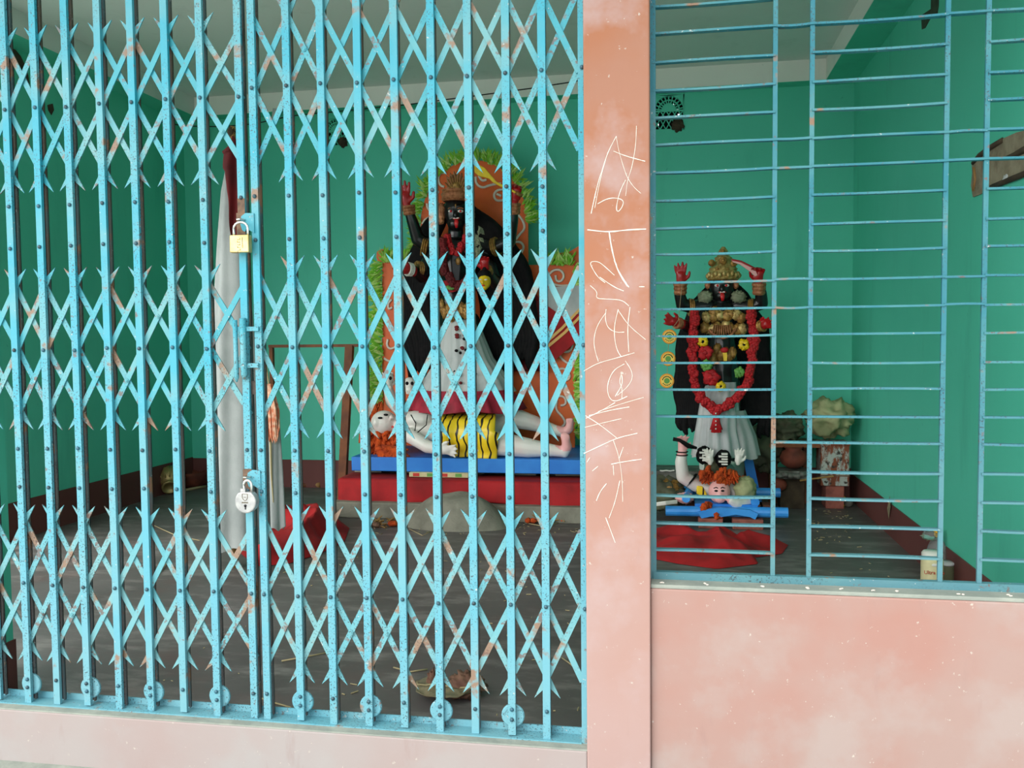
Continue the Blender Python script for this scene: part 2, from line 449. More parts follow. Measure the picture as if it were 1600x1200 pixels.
# front: pillar, parapet, threshold
PX0, PX1 = at(914, 600, -0.05).x, at(1015.5, 600, -0.05).x
pil = struct('wall_pillar', MB().box(PX0, PX1, -0.05, 0.20, -0.2, CZ), 'pink_pillar', bevel=0.004)
SILL = at(1022, 905, -0.03).z
SZ = at(1022, 903, 0.045).z
GXL = at(13, 800, 0.16).x
struct('wall_front', MB().box(PX1, XR+0.2, -0.03, 0.14, -0.2, SZ-0.012), 'pink_wall', bevel=0.005)
struct('trim_7', MB().box(PX1, XR+0.2, -0.028, 0.139, SZ-0.012, SZ), 'cement', bevel=0.003)
struct('wall_front_pillar', MB().box(GXL-0.24, GXL, 0.08, 0.16, FZ, CZ), 'green_wall')
struct('baseboard_pillar', MB().box(GXL-0.246, GXL+0.006, 0.074, 0.166, FZ, DT), 'dado')
struct('wall_front_left', MB().box(XL-0.2, GXL-0.24, 0.12, 0.30, -0.2, 0.10), 'green_wall')  # kept low: unseen bay above it left open to let more light in
struct('wall_lintel', MB().box(XL-0.2, XR+0.2, -0.03, 0.22, 2.85, CZ), 'pink_wall')
struct('threshold_step', MB().box(XL-0.2, PX0, -0.048, 0.07, -0.2, -0.008), 'pink_plinth', bevel=0.004)
struct('trim_8', MB().box(XL-0.2, PX0, -0.046, 0.07, -0.008, -0.003), 'cement')
struct('ground', MB().box(-16, 14, -20, 0.0, -0.40, -0.19).box(-16, XL-0.2, 0.0, 12, -0.40, -0.19), 'outside_ground')
struct('ground_apron', MB().box(-6, 4, -0.7, -0.0, -0.3, -0.186), 'cement')
struct('ceiling_added_porch', MB().box(XL-0.6, XR+1.2, -1.6, -0.03, CZ-0.02, CZ+0.12), 'ceiling_wash')  # unseen porch roof, added to shade the upper facade

# ventilators
for k, (cx, cz, r) in enumerate(vc):
    lab = ('small round-topped lattice ventilator behind the gate, high on the back wall', 'lattice ventilator with lit gaps high on the back wall beside the pillar')[k]
    t = thing('wall_ventilator', lab, 'vent', (cx, YB+0.02, cz-r*1.15), 'lattice ventilators in the back wall')
    h = r*1.15; y0, y1 = YB-0.004, YB+0.035
    mb = MB()                                    # arch border filling the opening's corners
    n = 16; arc = [(cx+r*0.93*math.cos(math.pi*i/n), cz+h-r+r*0.93*math.sin(math.pi*i/n)) for i in range(n+1)]
    for side in (0, 1):
        a = arc[:n//2+1] if side == 0 else arc[n//2:]
        corner = (cx+r, cz+h) if side == 0 else (cx-r, cz+h)
        for p, q in zip(a, a[1:]):
            mb.prism([(p[0], y0, p[1]), (q[0], y0, q[1]), (corner[0], y0, corner[1])], (0, y1-y0, 0))
    for sgn in (-1, 1):
        mb.box(cx+sgn*r if sgn < 0 else cx+r*0.93, cx+sgn*r*0.93 if sgn < 0 else cx+r, y0, y1, cz-h, cz+h)
    mb.box(cx-r, cx+r, y0, y1, cz-h, cz-h*0.92)
    obj('arch_border', mb, 'green_wall', t)
    def ring(rad, wd, name):
        mb = MB()
        mb.tube([(cx+rad*math.cos(math.pi*i/20), y0+0.012, cz+h-r+rad*math.sin(math.pi*i/20)) for i in range(21)], wd, 6); obj(name, mb, 'green_wall', t, smooth=True)
    ring(r*0.68, 0.006, 'inner_ring')
    mb = MB(); mb.prism([(cx+r*0.47*math.cos(math.pi*i/12), y0+0.004, cz+h-r+r*0.47*math.sin(math.pi*i/12)) for i in range(13)], (0, 0.02, 0)); obj('centre_plate', mb, 'green_wall', t)
    for i in range(11):
        a = math.pi*(i+0.5)/11
        mb = MB(); mb.tube([(cx+rr*math.cos(a), y0+0.012, cz+h-r+rr*math.sin(a)) for rr in (r*0.46, r*0.95)], 0.0055, 5); obj('spoke', mb, 'green_wall', t)
    for zz in (cz+h-r-0.004, cz-h*0.34):
        mb = MB(); mb.box(cx-r*0.95, cx+r*0.95, y0+0.006, y0+0.018, zz-0.006, zz+0.006); obj('crossbar', mb, 'green_wall', t)
    zt, zb = cz+h-r, cz-h*0.93
    for row, (za, zb2) in enumerate(((zt, cz-h*0.34), (cz-h*0.34, zb))):
        for i in range(5):
            xa = cx-r*0.95+i*r*0.38; xb = xa+r*0.38
            mb = MB(); mb.tube([(xa, y0+0.012, za), (xb, y0+0.012, zb2)], 0.005, 5); mb.tube([(xb, y0+0.010, za), (xa, y0+0.010, zb2)], 0.005, 5)
            obj('lattice_cross', mb, 'green_wall', t)
    # added dark backing that keeps sky light out of the holes, with gaps that let daylight through
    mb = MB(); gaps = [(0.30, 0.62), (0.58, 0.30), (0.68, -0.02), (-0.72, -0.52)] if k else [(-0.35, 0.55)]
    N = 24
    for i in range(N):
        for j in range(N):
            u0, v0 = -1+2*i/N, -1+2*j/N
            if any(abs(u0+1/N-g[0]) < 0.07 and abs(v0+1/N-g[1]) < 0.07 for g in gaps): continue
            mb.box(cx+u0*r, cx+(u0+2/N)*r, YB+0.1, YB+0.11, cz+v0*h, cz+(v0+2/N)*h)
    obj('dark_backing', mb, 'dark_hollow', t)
    crumple('dirt_clump', (cx+r*0.6, YB+0.0, cz-h*0.75), (r*0.36, 0.02, h*0.32), 'dirt_brown', t, 0.5, 3, k)

# ------------------------------------------------------------------ collapsible gate
tops = [3, 52, 103, 155, 206, 258, 309, 369]; bots = [43, 86, 132, 181, 231, 283, 339, 397]
topr = [394, 446, 498, 554, 610, 666, 724, 784, 842]; botr = [414, 468, 521, 578, 635, 692, 747, 804, 857]
def gx(t, b): return 0.5*(at(t, 0, 0).x+at(b, 1100, 0).x)
LX = [gx(a, b) for a, b in zip(tops, bots)]; RX = [gx(a, b) for a, b in zip(topr, botr)]
LX = [LX[0]-0.236, LX[0]-0.118] + LX
FRX = at(908, 600, 0.02).x
MIDZ = [at(609, 125, 0).z, at(564, 542, 0).z, at(626, 938, 0).z]
RIVZ = MIDZ + [at(558, 302, 0).z, at(560, 371, 0).z, at(569, 707, 0).z, at(570, 772, 0).z, at(632, 1099, 0).z]
EXT = 0.064
riv = MB(); riv.sph((0, 0, 0), (0.0066, 0.005, 0.0066), 10, 6); RIV = mesh('rivet', riv, 'rivet')
rol = MB(); rol.lathe((0, 0, 0), [(0.0, -0.006), (0.034, -0.006), (0.037, -0.003), (0.037, 0.003), (0.034, 0.006), (0.0, 0.006)], 20, R=Matrix.Rotation(math.pi/2, 3, 'X')); ROL = mesh('roller', rol, 'gate_blue', smooth=False)
GTOP = 2.85
def chan(x, w, y0, y1, z0, z1):
    mb = MB(); t = 0.003
    mb.box(x-w/2, x+w/2, y0, y0+t, z0, z1); mb.box(x-w/2, x-w/2+t, y0+t, y1, z0, z1); mb.box(x+w/2-t, x+w/2, y0+t, y1, z0, z1)
    return mb
def strip(p0, p1, p2, w, y, th, spike0, spike1):
    pts = [p for p in (p0, p1, p2) if p is not None]
    d0 = (pts[1]-pts[0]).normalized(); d1 = (pts[-1]-pts[-2]).normalized()
    nn = Vector((-d0.z, 0, d0.x)); nn2 = Vector((-d1.z, 0, d1.x))
    up = 1 if d1.z > 0 else -1
    e0a = e0b = 0.008; e1a = e1b = 0.008                        # a: +normal side, b: -normal side
    # outer (tip) side: at an upper end the lower edge runs on, at a lower end the upper edge
    if spike0:
        if (nn.z > 0) == (up > 0): e0a, e0b = EXT+0.012, EXT*0.42
        else: e0b, e0a = EXT+0.012, EXT*0.42
    if spike1:
        if (nn2.z < 0) == (up > 0): e1a, e1b = EXT+0.012, EXT*0.42
        else: e1b, e1a = EXT+0.012, EXT*0.42
    A = [pts[0]+nn*w/2-d0*e0a] + [p+nn*w/2 for p in pts[1:-1]] + [pts[-1]+nn2*w/2+d1*e1a]
    B = [pts[0]-nn*w/2-d0*e0b] + [p-nn*w/2 for p in pts[1:-1]] + [pts[-1]-nn2*w/2+d1*e1b]
    mb = MB()
    for i in range(len(pts)-1):
        q = [A[i], A[i+1], B[i+1], B[i]]
        mb.prism([Vector((v.x, y, v.z)) for v in q], (0, th, 0))
    return mb
def leaf(name, label, xs, end_frame=None, flip_top=False, HB=0.230, drop=0.0):
    t = thing(name, label, 'gate', (0.5*(xs[0]+xs[-1]), 0.01, 0.0), 'leaves of the blue collapsible gate')
    midz = [MIDZ[0]-drop, MIDZ[1], MIDZ[2]]; rivz = midz + RIVZ[3:]
    for i, x in enumerate(xs):
        zb = 0.002+0.004*math.sin(i*2.1)
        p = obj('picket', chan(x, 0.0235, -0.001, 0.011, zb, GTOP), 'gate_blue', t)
        obj('rear_channel', chan(x, 0.019, 0.034, 0.026, zb+0.004, GTOP), 'rear_brown', p)
        for z in rivz: inst('rivet', RIV, (x+rnd.uniform(-.001, .001), -0.003, z+rnd.uniform(-.004, .004)), p)
        if (i % 2 == (0 if xs is LX else 1)) and 0 < i < len(xs)-1:
            inst('roller', ROL, (x, 0.021, 0.060), p); inst('rivet', RIV, (x, -0.003, 0.055), p)
    nodes = list(xs) + ([end_frame] if end_frame else [])
    n = len(nodes)
    for b, mz in enumerate(midz):
        Pn = lambda i, lv: Vector((nodes[i], 0, mz+lv*HB)) if 0 <= i < n else None
        for s in range(-1, n-1):
            for dirn in (1, -1):
                p = [Pn(s, -dirn), Pn(s+1, 0), Pn(s+2, dirn)]
                if sum(q is not None for q in p) < 2: continue
                front = (dirn > 0) != (flip_top and b == 0)
                mb = strip(p[0], p[1], p[2], 0.0185, 0.0125 if front else 0.0185, 0.004,
                           p[0] is not None and 0 < s, p[2] is not None and s+2 < n-1)
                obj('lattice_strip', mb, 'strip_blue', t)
    for k in range(6):                               # washers riveted at some crossings
        i = 1+(k*5) % (n-2); mz = midz[k % 3]; sg = (1, -1, -1)[(k//2) % 3]
        p = Vector(((nodes[i]+nodes[i+1])/2, 0.011, mz+sg*HB/2))
        mb = MB(); mb.tube([p+V(0, -0.001, 0), p+V(0, 0.003, 0)], 0.0075, 12); mb.tube([p+V(0, -0.003, 0), p], 0.0042, 8)
        obj('pivot_pin', mb, 'strip_blue', t)
    return t
gl = leaf('collapsible_gate', 'blue collapsible gate leaf left of the padlocks, in front of the white draped pole', LX, None, False, 0.212, 0.020)
gr = leaf('collapsible_gate', 'blue collapsible gate leaf between the padlocks and the pink pillar', RX, FRX-0.004, True)
# closing hardware
xl, xr = LX[-1], RX[0]
z1 = at(380, 350, 0).z; z2 = at(392, 750, 0).z
for zz in (z1, z2):
    mb = MB(); pts = [(xr-0.002, zz+0.032), (xr-0.030, zz+0.034), (xr-0.045, zz+0.024), (xr-0.049, zz), (xr-0.043, zz-0.02), (xr-0.034, zz-0.026), (xr-0.028, zz-0.016), (xr-0.002, zz-0.03)]
    mb.prism([(a, -0.006, b) for a, b in pts], (0, 0.005, 0)); obj('hasp', mb, 'gate_blue', gr)
    mb = MB(); mb.box(xl-0.016, xl+0.014, -0.005, -0.001, zz-0.045, zz+0.035); obj('staple_plate', mb, 'rust', gl)
    mb = MB(); mb.tube([(xl-0.006, -0.004, zz+0.012), (xl-0.004, -0.022, zz+0.012), (xl+0.006, -0.026, zz+0.012), (xl+0.012, -0.014, zz+0.012), (xl+0.012, -0.004, zz+0.012)], 0.0035, 6); obj('staple', mb, 'chrome', gl)
for z_, h in ((at(370, 313, 0).z, 0.05), (at(387, 735, 0).z, 0.05)):
    mb = MB(); mb.box(xl-0.0125, xl+0.0125, -0.0022, -0.0012, z_-h, z_+0.005); obj('bare_patch', mb, 'rust', gl)
for px, y0, y1, r in ((368, 500, 597, 0.0075), (380, 497, 593, 0.0105)):
    a, b = at(px-1, y0, -0.012), at(px+2, y1, -0.012)
    mb = MB(); mb.tube([a, a.lerp(b, 0.93), b], [r, r, r*0.35], 10); obj('latch_bolt', mb, 'gate_blue', gl, smooth=True)
for y_ in (514, 571):
    mb = MB(); p = at(382, y_, -0.004); mb.box(p.x-0.022, p.x+0.05, -0.010, -0.002, p.z-0.007, p.z+0.007); obj('bolt_bracket', mb, 'gate_blue', gl)
mb = MB(); p = at(394, 606, 0.004); mb.box(p.x-0.012, p.x+0.012, 0.012, 0.02, p.z-0.022, p.z+0.022); obj('lock_plate', mb, 'dark_steel', gl)

# track and jamb
fr = thing('gate_frame', 'blue steel frame of the gate with floor track and pillar-side jamb', 'gate frame', (-1.3, 0.03, -0.003))
obj('track', MB().box(XL+0.3, PX0, 0.048, 0.053, -0.003, 0.022), 'gate_blue', fr)
obj('track_flange', MB().box(XL+0.3, PX0, 0.053, 0.068, -0.003, 0.003), 'gate_blue', fr)
obj('track_lip', MB().box(XL+0.3, PX0-0.02, -0.012, 0.048, -0.003, 0.001), 'gate_blue', fr)
jx0, jx1 = at(906, 600, 0.0).x, PX0+0.004
obj('jamb', MB().box(jx0, jx1, -0.006, 0.055, -0.003, GTOP), 'gate_blue', fr)
for z in MIDZ: inst('rivet', RIV, (0.5*(jx0+jx1), -0.008, z), fr)
obj('top_rail', MB().box(XL+0.3, PX0, 0.0, 0.05, GTOP-0.06, GTOP), 'gate_blue', fr)

# ------------------------------------------------------------------ padlocks
t = thing('padlock', 'square brass-coloured padlock hanging from the upper hasp', 'padlock', at(376, 395, -0.03))
a = at(361, 368, -0.03); b = at(391.5, 394.5, -0.03)
obj('body', MB().box(a.x, b.x, -0.042, -0.018, b.z, a.z), 'lock_gold', t, bevel=0.003)
l, r_ = at(365.5, 369, -0.03), at(387.5, 369, -0.03); top = at(376, 348, -0.03).z
mb = MB(); mb.tube([(l.x, -0.03, l.z-0.004), (l.x, -0.03, top-0.018)] + [((l.x+r_.x)/2-(r_.x-l.x)/2*math.cos(math.pi*i/8), -0.03+0.0*i, top-0.018+0.02*math.sin(math.pi*i/8)) for i in range(9)] + [(r_.x, -0.03, r_.z-0.004)], 0.0042, 8)
obj('shackle', mb, 'chrome', t, smooth=True)
mb = MB()
gzm = (a.z+b.z)/2; gxm = a.x*0.5+b.x*0.5
for i in range(6):
    zz = a.z-0.010-i*0.0085
    mb.box(gxm-0.006, gxm+0.004, -0.0428, -0.0418, zz-0.0055, zz-0.004); mb.box(gxm-0.006 if i % 2 else gxm+0.0025, gxm-0.0045 if i % 2 else gxm+0.004, -0.0428, -0.0418, zz-0.0055, zz)
mb.box(gxm+0.011, gxm+0.0125, -0.0428, -0.0418, b.z+0.014, a.z-0.008)
obj('stamped_letters', mb, 'engraving', t)

t = thing('padlock', 'round silver padlock hanging from the lower hasp', 'padlock', at(387, 801, -0.03))
c = at(386.5, 783, -0.03); rr = 0.0365
mb = MB(); prof = []
pts = [(c.x+rr*(1.0+0.02*math.cos(3*q))*math.cos(q), c.z+rr*1.03*math.sin(q)) for q in [2*math.pi*i/28 for i in range(28)]]
pts = [(x_, min(z_, c.z+rr*0.86)) for x_, z_ in pts]
mb.prism([(x_, -0.046, z_) for x_, z_ in pts], (0, 0.028, 0)); obj('body', mb, 'lock_silver', t, bevel=0.004)
mb = MB(); x0, x1 = c.x-0.010, c.x+0.017
mb.tube([(x0, -0.032, c.z+rr*0.8), (x0, -0.032, c.z+0.052)] + [((x0+x1)/2-(x1-x0)/2*math.cos(math.pi*i/8), -0.032, c.z+0.052+0.016*math.sin(math.pi*i/8)) for i in range(9)] + [(x1, -0.032, c.z+rr*0.8)], 0.0048, 8)
obj('shackle', mb, 'chrome', t, smooth=True)
mb = MB(); mb.box(x0-0.008, x0+0.008, -0.040, -0.024, c.z+rr*0.8, c.z+rr*1.15); obj('collar', mb, 'lock_silver', t)
mb = MB(); sh = [(-0.009, 0.026), (0.009, 0.026), (0.009, 0.014), (0.005, 0.007), (0, 0.004), (-0.005, 0.007), (-0.009, 0.014)]
for (xa, za), (xb, zb_) in zip(sh, sh[1:]+sh[:1]): mb.tube([(c.x+xa, -0.0465, c.z+za), (c.x+xb, -0.0465, c.z+zb_)], 0.0009, 4)
mb.box(c.x-0.004, c.x+0.004, -0.0472, -0.0462, c.z+0.0145, c.z+0.0158)
for i in range(7): mb.box(c.x-0.011+i*0.0032, c.x-0.0092+i*0.0032, -0.0472, -0.0462, c.z-0.004, c.z+0.0)
obj('stamped_crest', mb, 'engraving', t)
mb = MB(); mb.tube([(c.x+0.001, -0.0475, c.z-0.012), (c.x+0.001, -0.046, c.z-0.012)], 0.0045, 10); mb.box(c.x-0.001, c.x+0.003, -0.0475, -0.046, c.z-0.024, c.z-0.012); obj('keyhole', mb, 'glass_dark', t)

# ------------------------------------------------------------------ window grille
GY = 0.045
wg = thing('window_grille', 'blue welded bar grille over the pink parapet wall', 'grille', (0.6, GY, SZ))
vx = [0.5*(at(a, 0, GY).x+at(b, 890, GY).x) for a, b in ((1022, 1018), (1214, 1205), (1271, 1262), (1482, 1468), (1548, 1527))]
vx += [vx[-1]+(vx[-2]-vx[-3])]
WT = 2.85
for i, x in enumerate(vx):
    wd = 0.0065 if i else 0.0095
    mb = MB(); mb.box(x-wd, x+wd, GY-0.005-(0.004 if i == 0 else 0), GY+0.005+(0.02 if i == 0 else 0), SZ, WT)
    obj('frame_side' if i == 0 else 'upright', mb, 'grille_blue', wg)
obj('frame_bottom', MB().box(vx[0], XR, GY-0.012, GY+0.012, SZ, SZ+0.022), 'grille_blue', wg)
obj('frame_top', MB().box(vx[0], XR, GY-0.01, GY+0.01, WT-0.02, WT), 'grille_blue', wg)
ylev = [866, 822, 779, 736, 692, 651, 608, 567, 523, 480, 436.5, 392, 350, 305, 260.5, 216.5, 172, 129, 84, 37, -7]
zlev = [at(1268, y, GY).z for y in ylev]
zlev += [zlev[-1]+0.079*k for k in range(1, 7)]
narrow = {4, 5, 9, 10, 14, 15, 19, 20, 24, 25}
for k, z in enumerate(zlev):
    spans = []
    if k not in (3, 4): spans.append((0, 1))
    if k in narrow: spans.append((1, 2))
    spans.append((2, 3))
    if k in {9, 10, 14, 15, 19}: spans.append((3, 4))
    spans.append((4, 5))
    for a, b in spans:
        jit = rnd.uniform(-.002, .002); sag = rnd.uniform(-.003, .002)
        mb = MB(); xa, xb = vx[a], min(vx[b], XR)
        nseg = 5
        for i in range(nseg):
            q0, q1 = i/nseg, (i+1)/nseg
            za, zb_ = z+jit+sag*4*q0*(1-q0), z+jit+sag*4*q1*(1-q1)
            x0, x1 = xa+(xb-xa)*q0, xa+(xb-xa)*q1
            mb.add([(x0, GY-0.010, za-.0032), (x1, GY-0.010, zb_-.0032), (x1, GY+0.012, zb_-.0032), (x0, GY+0.012, za-.0032),
                    (x0, GY-0.010, za+.0032), (x1, GY-0.010, zb_+.0032), (x1, GY+0.012, zb_+.0032), (x0, GY+0.012, za+.0032)],
                   [(0,3,2,1),(4,5,6,7),(0,1,5,4),(2,3,7,6)]+([(3,0,4,7)] if i == 0 else [])+([(1,2,6,5)] if i == nseg-1 else []))
        obj('crossbar', mb, 'grille_blue', wg)

# ------------------------------------------------------------------ scratched writing on the pillar
def S(ox, oy, sc, pts): return [(ox+x*sc, oy+y*sc) for x, y in pts]
st = []
A = (890, 150, 350/1200.); B = (890, 480, 380/1200.)
for p in ([(250,215),(205,300),(175,395),(150,470),(115,630)], [(250,215),(262,290),(290,385),(310,440),(345,490),(382,522)], [(205,300),(165,440),(135,600)],
          [(235,295),(300,322),(405,350)], [(358,160),(355,260),(335,380),(310,450),(300,535)], [(150,578),(200,550),(250,545),(292,560),(280,600),(255,625),(250,590),(270,510),(300,450)],
          [(95,717),(210,730),(300,718),(410,713)], [(212,730),(222,800),(240,880),(262,940),(300,1000),(318,1025)], [(238,880),(268,960),(310,1020)],
          [(240,960),(180,905),(150,885),(106,888),(125,930),(155,975),(190,1000)], [(160,970),(240,1025),(290,1045)], [(110,1015),(150,1050),(140,1085),(200,1088),(280,1092),(318,1125)], [(372,1022),(402,1022)]):
    st.append(S(*A, p))
for p in ([(180,10),(175,60),(190,105),(230,125),(270,123)], [(180,25),(135,90),(118,160),(125,215),(142,268)], [(240,10),(220,90),(222,160),(235,215),(255,245)],
          [(240,15),(290,90),(375,160)], [(298,0),(285,100),(292,220)], [(70,315),(140,275),(235,250),(320,225)], [(275,265),(305,310),(312,350),(285,395),(235,435)],
          [(270,280),(215,310),(185,380),(190,440),(220,470),(285,440)], [(255,330),(245,370),(260,400),(258,450)], [(258,335),(262,380),(225,440)], [(225,470),(150,515),(80,548)],
          [(365,445),(260,475),(140,515)], [(295,492),(200,508),(95,535)], [(78,535),(150,580),(232,645)], [(75,593),(160,572),(255,550)], [(70,722),(150,685),(235,645),(335,622)],
          [(215,655),(245,740),(260,850),(262,960)], [(265,690),(245,745)], [(205,775),(270,762),(355,750)], [(215,780),(218,830)], [(182,870),(150,910),(132,955)],
          [(248,855),(225,960),(195,1040)], [(178,1038),(200,1095),(225,1162)], [(140,785),(112,808)], [(100,742),(85,765)]):
    st.append(S(*B, p))
for k, p in enumerate(st):
    mb = MB(); q = [at(x, y, -0.0507) for x, y in p]
    # smooth the stroke
    for _ in range(2):
        nq = [q[0]]
        for a, b in zip(q, q[1:]): nq += [a.lerp(b, .25), a.lerp(b, .75)]
        q = nq + [q[-1]]
    wd = 0.0022 if k in (6, 7) else rnd.uniform(0.0009, 0.0016)
    mb.tube(q, [wd*rnd.uniform(0.6, 1.2) for _ in q], 5, flat=0.35)
    obj('scratched_stroke', mb, 'white_scratch', pil)

# white droppings and chips on the cement sill
for k, x in enumerate((1036, 1102, 1190, 1262, 1316, 1364, 1404, 1500, 1580)):
    p = at(x, 905, 0.0); mb = MB()
    for j in range(3): mb.sph((p.x+rnd.uniform(-.006, .006), rnd.uniform(-0.012, 0.004), SZ+0.001), (rnd.uniform(.002, .007), rnd.uniform(.002, .005), 0.002), 8, 5)
    tag(obj('paint_fleck', mb, 'white_scratch', smooth=True), 'tiny white paint fleck on the cement window sill, %s from the pillar' % ('first', 'second', 'third', 'fourth', 'fifth', 'sixth', 'seventh', 'eighth', 'ninth')[k], 'fleck', 'white flecks on the sill')
#@@PART2
# ------------------------------------------------------------------ altar, plank and backdrop
AY0, AY1 = 3.72, 4.86
ax0, ax1 = at(536, 780, AY0).x, at(925, 780, AY0).x
az = at(700, 752, AY0).z
alt = thing('altar', 'grey cement altar step draped in red cloth under the large black statue', 'altar', ((ax0+ax1)/2, (AY0+AY1)/2, FZ))
obj('base', MB().box(ax0, ax1, AY0, AY1, FZ, az), 'cement_mound', alt, bevel=0.01)
obj('front_ledge', MB().box(ax0-0.05, ax1, AY0-0.10, AY0, FZ, FZ+0.12), 'cement_mound', alt, bevel=0.01)
dr = thing('altar_cloth', 'red cloth hanging over the front edge of the grey altar', 'cloth', ((ax0+ax1)/2, AY0, az))
def cl(u, v):
    x = ax0-0.03 + (ax1-ax0+0.03)*u
    drop = 0.20 - 0.055*math.sin(math.pi*u)**2 + 0.02*noise.noise(V(x*3, 0, 5))
    if v < 0.35: return (x, AY0+0.32-v/0.35*0.335, az+0.006+0.004*noise.noise(V(x*4, v*3, 1)))
    q = (v-0.35)/0.65
    return (x, AY0-0.016-0.02*q+0.012*math.sin(x*17)*q, az+0.006-drop*q)
mb = MB(); mb.grid(cl, 60, 14, (0, 0.004, -0.004)); obj('cloth_sheet', mb, 'red_cloth', dr, smooth=True)
# blue plank with the statue group
PY = 3.86
ptop = at(700, 716, PY).z; pbot = at(700, 738, PY).z
px0, px1 = at(549, 725, PY).x, at(930, 725, PY).x
pl = thing('plank_bed', 'bright blue painted plank bed carrying the large statue group', 'platform', ((px0+px1)/2, 4.3, az))
obj('deck', MB().box(px0, px1, PY, 4.78, pbot, ptop), 'blue_plank', pl, bevel=0.006)
for (a, b, y) in ((590, 690, 3.94), (745, 885, 3.98)):
    q0, q1 = at(a, 741, y), at(b, 741, y)
    obj('crosspiece', MB().box(q0.x, q1.x, y, y+0.07, az+0.045, pbot), 'blue_bamboo', pl)
for a in (575, 645, 735, 815, 890):
    q = at(a, 745, 4.05); obj('support_brick', MB().box(q.x-0.11, q.x+0.11, 4.05, 4.2, az, az+0.05 if False else pbot), 'cement_mound', pl)
q0, q1 = at(640, 745, 3.83), at(732, 745, 3.83)
bxx = thing('incense_box', 'long flat printed packet lying under the blue plank edge', 'box', ((q0.x+q1.x)/2, 3.85, az+0.012))
obj('packet', MB().box(q0.x, q1.x, 3.82, 3.87, az+0.012, az+0.047), 'label_cream', bxx, bevel=0.002)
for k in range(4):
    xx = q0.x+0.03+k*0.11; obj('printed_panel', MB().box(xx, xx+0.05, 3.8185, 3.8205, az+0.017, az+0.042), 'print_red' if k % 2 == 0 else 'print_green', bxx)

# backdrop board
BY = 4.60
bd = thing('backdrop_board', 'orange painted backdrop board with white scrolls and green leaf fringe', 'backdrop', (at(742, 700, BY).x, BY, ptop))
arch = []
cxp, cyp, rxp, ryp = 741, 352, 84, 102
for i in range(25):
    a = math.pi*i/24; arch.append((cxp-rxp*math.cos(a), cyp-ryp*math.sin(a)))
arch = [(657, 700)] + arch + [(825, 700)]
poly_sheet('centre_panel', arch, BY, 'orange_board', bd, 0.03)
poly_sheet('side_panel', [(597, 700), (597, 410), (612, 402), (657, 402), (657, 700)], BY+0.004, 'orange_board', bd, 0.03)
poly_sheet('side_panel', [(825, 700), (825, 414), (898, 414), (900, 560), (898, 700)], BY+0.004, 'orange_board', bd, 0.03)
poly_sheet('finial', [(588, 402), (589, 393), (597, 389), (608, 391), (613, 398), (630, 397), (640, 396), (640, 408), (590, 409)], BY+0.02, 'orange_board', bd, 0.03)
poly_sheet('finial', [(850, 403), (870, 396), (890, 393), (905, 384), (912, 388), (910, 415), (850, 415)], BY+0.02, 'orange_board', bd, 0.03)
def scroll(pts, wpx=4.0):
    q = [at(x, y, BY-0.004) for x, y in pts]
    for _ in range(3):
        nq = [q[0]]
        for a, b in zip(q, q[1:]): nq += [a.lerp(b, .25), a.lerp(b, .75)]
        q = nq+[q[-1]]
    mb = MB(); mb.tube(q, wpx/2/192, 6, flat=0.45); obj('scroll', mb, 'swirl_white', bd, smooth=True)
for p in ([(697,270),(688,270),(684,280),(688,290),(694,292)], [(743,276),(744,288),(754,294),(763,290),(776,287),(783,287)], [(748,275),(753,283),(760,281)],
          [(787,296),(776,297),(771,305),(775,314),(787,313),(798,310)], [(776,303),(783,306)], [(667,318),(668,326),(676,332),(684,330),(686,320),(680,314)], [(679,300),(686,300)],
          [(660,350),(663,344),(670,340)], [(810,336),(818,346),(820,358),(812,366),(806,374)], [(805,378),(814,378),(819,386),(814,396)], [(812,392),(811,400)],
          [(857,430),(864,422),(876,421),(882,431),(877,440),(869,439),(868,430)], [(857,430),(862,443),(874,447),(888,446)],
          [(895,535),(893,547),(884,551),(877,546)], [(873,548),(875,558),(884,566),(893,570)], [(870,582),(876,575),(886,578),(892,590),(882,596),(872,592)],
          [(868,622),(876,618),(884,622),(884,632),(876,634)], [(870,626),(868,640),(878,650),(884,660),(878,668),(868,668)],
          [(612,468),(606,474),(607,484),(613,480)], [(606,530),(604,540),(610,546),(618,542)], [(614,586),(606,592),(604,602),(612,608)], [(600,560),(610,566),(622,562)]):
    scroll(p)
# leaf tufts of the fringe (shared meshes)
tufts = []
for k in range(4):
    mb = MB()
    for j in range(11):
        a = rnd.uniform(-1.0, 1.0); L = rnd.uniform(0.055, 0.10); yy = rnd.uniform(-0.03, 0.012)
        d = V(math.sin(a), yy*6, math.cos(a)); s_ = V(math.cos(a), 0, -math.sin(a))
        b = V(rnd.uniform(-.02, .02), yy, rnd.uniform(-.02, .01)); wd = rnd.uniform(0.006, 0.011)
        m1 = b+d*L*0.45+V(0, -0.012, 0); tip = b+d*L+V(0, -0.02, 0)
        mb.add([b-s_*wd*0.5, b+s_*wd*0.5, m1+s_*wd, m1-s_*wd, tip, m1+V(0, -0.006, 0)], [(0, 1, 2, 5), (0, 5, 3), (2, 4, 5), (3, 5, 4)], 1 if j % 3 == 0 else 0)
    tufts.append(mesh('leaf_tuft', mb, ['leaf_green', 'leaf_lime'], smooth=False))
